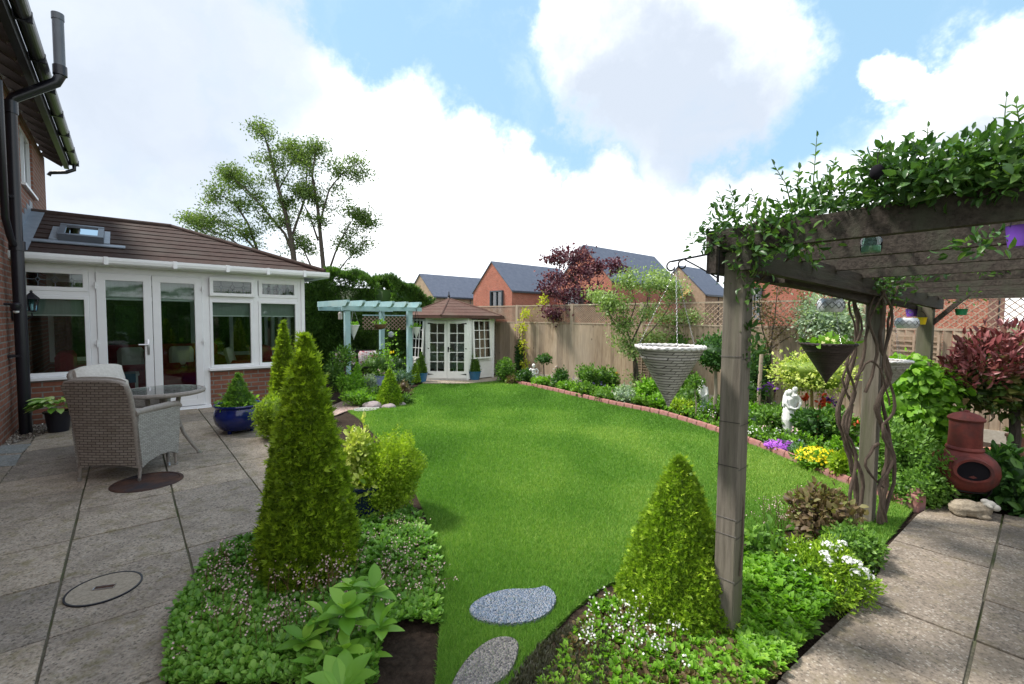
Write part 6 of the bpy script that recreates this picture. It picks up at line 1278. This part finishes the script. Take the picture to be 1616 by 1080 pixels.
def cloud(px,py,rx,ry,Y,n,leaf=.05,dy=.16,droop=0.,b=0.): s=Y/F; ell_fol(lm,tuple(Vector(V(px,py,Y))-o0),(rx*s,dy,ry*s),int(n*1.4),leaf*.70,'o',.46,.85,.3-droop,core=0,sc=.8,b=b)
for a in ((1150,350,38,30,2.12,110),(1120,380,28,26,2.15,60),(1180,395,30,40,2.05,110),(1220,360,45,32,2.0,170),(1265,335,42,30,1.95,160),(1310,310,45,38,1.9,200),(1260,385,45,28,1.95,130),(1340,340,30,24,1.85,80),(1175,440,22,26,2.1,45),(1375,318,30,18,1.8,50),
  (1420,278,44,38,1.62,230),(1470,268,48,34,1.58,250),(1530,268,50,34,1.52,260),(1592,250,48,46,1.48,320),(1400,262,28,26,1.65,70),(1450,300,60,20,1.6,120),(1560,300,60,20,1.5,150),(1640,262,50,60,1.4,240),(1545,385,26,26,1.75,45),(1515,470,14,12,3.4,14),(1440,410,60,20,3.2,120),(1370,440,50,26,3.3,160),(1330,430,40,20,3.2,90),(1400,470,30,30,3.4,90)): cloud(*a)
for a in ((1345,395,40,14,2.9,60,.05,.1),(1450,425,60,14,3.0,80,.05,.1),(1560,420,50,14,2.9,60,.05,.1),(1250,420,40,16,2.5,60,.05,.1),(1395,440,40,24,3.2,110,.05,.1),(1186,470,16,18,2.1,26,.05,.05),(1182,560,20,26,2.12,34,.055,.06),(1180,520,18,22,2.12,26,.05,.05),(1195,610,14,20,2.15,14,.05,.04),(1184,655,12,14,2.15,8,.05,.04)): cloud(*a)
def shoot(pts,n=6,leaf=.048):
    P=[Vector(V(*p))-o0 for p in pts]; cst.tube(P,[.0035,.002,.0012][:len(P)] if len(P)==3 else .0025,5)
    L_=[]
    for k in range(n):
        t_=.3+.7*k/(n-1); i=min(int(t_*(len(P)-1)),len(P)-2); q=P[i].lerp(P[i+1],t_*(len(P)-1)-i); d=(P[-1]-P[0]).normalized()
        for s_ in ((-1,1) if k<n-1 else (0,)):
            a=k*1.57; sd_=Vector((math.cos(a),math.sin(a),0))*s_; L_.append((q,d*.55+sd_+Vector((0,0,.1)),leaf*(1-.35*t_)*random.uniform(.75,1.1)))
    Pn=np.array([x[0] for x in L_]); Dn=np.array([x[1] for x in L_]); lm.leaves(Pn,Dn,np.tile([.1,-.4,1.],(len(Pn),1))+R.normal(size=(len(Pn),3))*.25,np.array([x[2] for x in L_]),np.array([x[2] for x in L_])*.42,.25+.6*R.random(len(Pn)),'o')
for a in ([(1280,330,1.95),(1285,270,1.93),(1289,217,1.9)],[(1250,330,1.95),(1240,290,1.95),(1222,262,1.95)],[(1330,330,1.9),(1335,300,1.9),(1345,280,1.9)],[(1170,350,2.1),(1145,330,2.12),(1135,308,2.1)],[(1130,380,2.15),(1105,365,2.15),(1088,380,2.15)],[(1210,350,2.),(1195,325,2.),(1188,305,2.)],
  [(1410,290,1.62),(1375,262,1.65),(1350,243,1.66)],[(1455,270,1.6),(1462,235,1.6),(1464,202,1.6)],[(1510,270,1.55),(1520,235,1.55),(1535,205,1.55)],[(1585,265,1.5),(1583,215,1.5),(1588,155,1.5)],[(1565,270,1.5),(1570,230,1.5),(1568,200,1.5)],[(1420,265,1.62),(1430,235,1.62),(1434,215,1.62)],[(1610,260,1.45),(1622,225,1.45),(1640,200,1.45)],[(1490,275,1.57),(1485,250,1.57),(1480,238,1.57)],[(1370,330,1.82),(1362,305,1.82),(1350,290,1.82)],[(1540,265,1.52),(1545,235,1.52),(1553,212,1.52)],[(1600,230,1.45),(1608,190,1.45),(1604,165,1.45)],[(1395,275,1.64),(1385,250,1.64),(1392,225,1.64)],[(1440,262,1.6),(1448,240,1.6),(1442,222,1.6)],[(1300,300,1.92),(1312,270,1.92),(1318,255,1.92)],[(1265,320,1.95),(1258,290,1.95),(1262,268,1.95)],[(1158,345,2.1),(1160,318,2.1),(1152,300,2.1)]): shoot(a)
lm.build('foliage','climb',cl); cst.build('shoots','stem',cl)
p=V(1384,272,1.6); t=thing('ball_ornament','small dark round ball hanging in the leaves above the front pergola beam','ornament',p); m=MB(); m.ell((0,0,0),.021,.021,.026); m.build('ball','blackclay',t,True); m=MB(); m.tube([(0,0,.03),(0,0,.07)],.002,4); m.build('hook','iron',t)

h6=W(-5.5,-4.2)[:2]; h7=W(4.5,-8.5)[:2]; h8=W(10.5,-5.5)[:2]
hedge([h8,h7,h6],[2.6,2.5,2.6],1.2,14000,'reflection_hedge','green hedge added behind the camera, seen only reflected in the conservatory glass')  # unseen hedge, added to give the conservatory glass something dark to reflect

bord=[tuple(W(*(np.array(touv((q.x,q.y)))+np.array([.10,.05])))[:2]) for q in ep[:-1]]+[W(8.0,1.3)[:2],W(8.25,2.5)[:2],W(8.1,6)[:2],W(7.6,9.6)[:2]]
rosettes('border_cover',bord,3400,.065,.13,'mid','loose mixed green foliage filling the flower border along the fence',per=8,tm='o',el=(.3,1.4),asp=.45)
rosettes('border_cover',bord,1500,.06,.20,'fresh','brighter green leafy shoots scattered through the flower border along the fence',per=7,tm='o',el=(.6,1.5),asp=.38)
sprays('flower_sprays',bord,60,.24,'fw',.022,'tiny white flowers dotted through the flower border along the fence','stem',5)
sprays('flower_sprays',bord,45,.26,'fpk',.026,'pale pink flowers dotted through the flower border along the fence','stem',5)
sprays('flower_sprays',bord,30,.24,'fli',.028,'lilac flowers dotted through the flower border along the fence','stem',5)
# ================================================================== WORLD, SUN, CAMERA
w=bpy.data.worlds.new('World'); bpy.context.scene.world=w; w.use_nodes=True; nt=w.node_tree; nt.nodes.clear()
SUN_AZ=(-.98,.17); SUN_EL=rad(57)
class WN(NT):
    def __init__(s): s.t=nt
s=WN(); out=s.n('ShaderNodeOutputWorld'); bg=s.n('ShaderNodeBackground')
sky=s.n('ShaderNodeTexSky'); sky.sky_type='NISHITA'; sky.sun_disc=False; sky.sun_elevation=SUN_EL; sky.sun_rotation=math.atan2(SUN_AZ[0],SUN_AZ[1]); sky.dust_density=.6; sky.ozone_density=1.5
tc=s.n('ShaderNodeTexCoord'); raw=tc.outputs['Generated']
wn=s.n('ShaderNodeTexNoise'); wn.inputs['Scale'].default_value=3.; wn.inputs['Detail'].default_value=7; wn.inputs['Roughness'].default_value=.62; s.l(raw,wn.inputs['Vector'])
wv=s.n('ShaderNodeVectorMath'); wv.operation='SUBTRACT'; s.l(wn.outputs['Color'],wv.inputs[0]); wv.inputs[1].default_value=(.5,.5,.5)
ws=s.n('ShaderNodeVectorMath'); ws.operation='SCALE'; s.l(wv.outputs[0],ws.inputs[0]); ws.inputs['Scale'].default_value=.42
wa=s.n('ShaderNodeVectorMath'); s.l(raw,wa.inputs[0]); s.l(ws.outputs[0],wa.inputs[1]); wnn=s.n('ShaderNodeVectorMath'); wnn.operation='NORMALIZE'; s.l(wa.outputs[0],wnn.inputs[0]); vec=wnn.outputs[0]
nz=s.n('ShaderNodeTexNoise'); nz.inputs['Scale'].default_value=5.; nz.inputs['Detail'].default_value=9; nz.inputs['Roughness'].default_value=.6; nz.inputs['Distortion'].default_value=.3; s.l(vec,nz.inputs['Vector'])
nzb=s.n('ShaderNodeTexNoise'); nzb.inputs['Scale'].default_value=1.7; nzb.inputs['Detail'].default_value=6; s.l(vec,nzb.inputs['Vector'])
def blob(px,py,r0,r1):
    d=Vector(ray(px,py)).normalized() if not isinstance(px,Vector) else px
    dp=s.n('ShaderNodeVectorMath'); dp.operation='DOT_PRODUCT'; s.l(vec,dp.inputs[0]); dp.inputs[1].default_value=d
    mr=s.n('ShaderNodeMapRange'); mr.interpolation_type='SMOOTHSTEP'; s.l(dp.outputs['Value'],mr.inputs[0]); mr.inputs[1].default_value=math.cos(rad(r1*.85)); mr.inputs[2].default_value=math.cos(rad(r0*.62)); return mr.outputs[0]
def union(bl):
    a=None
    for b in bl: o=blob(*b); a=o if a is None else s.math('MAXIMUM',a,o)
    return a
cl=union([(60,120,10,17),(180,60,8,15),(250,250,12,20),(350,120,6,12),(330,30,3,8),(100,330,12,18),(470,250,7,12),(560,200,5,10),(640,250,6,12),(540,330,10,16),(720,300,6,11),(700,400,10,16),(820,330,5,11),(880,420,10,16),(950,340,5,10),(1050,400,9,15),(1010,60,7,12),(1100,110,8,13),(1000,150,6,10),(1110,190,4,8),(1060,230,4,8),(1300,400,8,13),(1590,130,5,9),(1500,190,5,9),(1500,250,5,9),(1600,250,9,15),(1200,320,4,8),(1450,400,10,16),(480,140,3,7),(1400,110,1,4)])
sep=s.n('ShaderNodeSeparateXYZ'); s.l(vec,sep.inputs[0])
mr=s.n('ShaderNodeMapRange'); mr.interpolation_type='SMOOTHSTEP'; s.l(sep.outputs[2],mr.inputs[0]); mr.inputs[1].default_value=.27; mr.inputs[2].default_value=.02
back=s.n('ShaderNodeMapRange'); s.l(sep.outputs[1],back.inputs[0]); back.inputs[1].default_value=.25; back.inputs[2].default_value=-.3
backc=s.math('MULTIPLY',back.outputs[0],.85)
zen=s.n('ShaderNodeMapRange'); s.l(sep.outputs[2],zen.inputs[0]); zen.inputs[1].default_value=.62; zen.inputs[2].default_value=.8
cl=s.math('MAXIMUM',s.math('MAXIMUM',cl,mr.outputs[0]),s.math('MAXIMUM',backc,s.math('MULTIPLY',zen.outputs[0],.55)))
cv_=s.math('ADD',cl,s.math('MULTIPLY',s.math('SUBTRACT',nz.outputs['Fac'],.5),1.1))
mk=s.n('ShaderNodeMapRange'); mk.interpolation_type='SMOOTHSTEP'; s.l(cv_,mk.inputs[0]); mk.inputs[1].default_value=.0; mk.inputs[2].default_value=1.1
gr=union([(60,100,16,34),(230,230,10,26),(260,20,8,24),(1020,140,7,15),(1110,180,6,14),(1560,260,2,8)])
gr=s.math('MULTIPLY',gr,s.math('ADD',.35,s.math('MULTIPLY',nzb.outputs['Fac'],1.1)))
ccol=s.mix(gr,(.80,.82,.85),(.355,.395,.455))
skyc=s.n('ShaderNodeVectorMath'); skyc.operation='SCALE'; s.l(sky.outputs[0],skyc.inputs[0]); skyc.inputs['Scale'].default_value=.10
blue=s.mix(.75,skyc.outputs[0],(.235,.385,.505))
col=s.mix(mk.outputs[0],blue,ccol)
s.l(col,bg.inputs['Color']); bg.inputs['Strength'].default_value=1.0; s.l(bg.outputs[0],out.inputs['Surface'])
sd=bpy.data.lights.new('sun','SUN'); sd.energy=3.2; sd.angle=rad(9); sd.color=(1,.95,.87); so_=bpy.data.objects.new('sun',sd); C.objects.link(so_)
dv=Vector((SUN_AZ[0]*math.cos(SUN_EL),SUN_AZ[1]*math.cos(SUN_EL),math.sin(SUN_EL))); so_.rotation_euler=dv.to_track_quat('Z','Y').to_euler()
cd=bpy.data.cameras.new('camera'); cd.sensor_width=36; cd.lens=F/1616*36; cd.clip_start=.05; cd.clip_end=2000; cam=bpy.data.objects.new('camera',cd); C.objects.link(cam)
fwd=Vector((0,math.cos(TH),-math.sin(TH))); up=Vector((0,math.sin(TH),math.cos(TH))); rt=Vector((1,0,0))
r2=rt*math.cos(RO)+up*math.sin(RO); u2_=up*math.cos(RO)-rt*math.sin(RO)
cam.matrix_world=Matrix(((r2.x,u2_.x,-fwd.x,0),(r2.y,u2_.y,-fwd.y,0),(r2.z,u2_.z,-fwd.z,H),(0,0,0,1)))
sc=bpy.context.scene; sc.camera=cam; sc.view_settings.view_transform='Standard'; sc.view_settings.look='None'; sc.view_settings.exposure=1.08; sc.view_settings.gamma=1.
sc.cycles.max_bounces=8; sc.cycles.transparent_max_bounces=24; sc.cycles.diffuse_bounces=3; sc.cycles.glossy_bounces=3
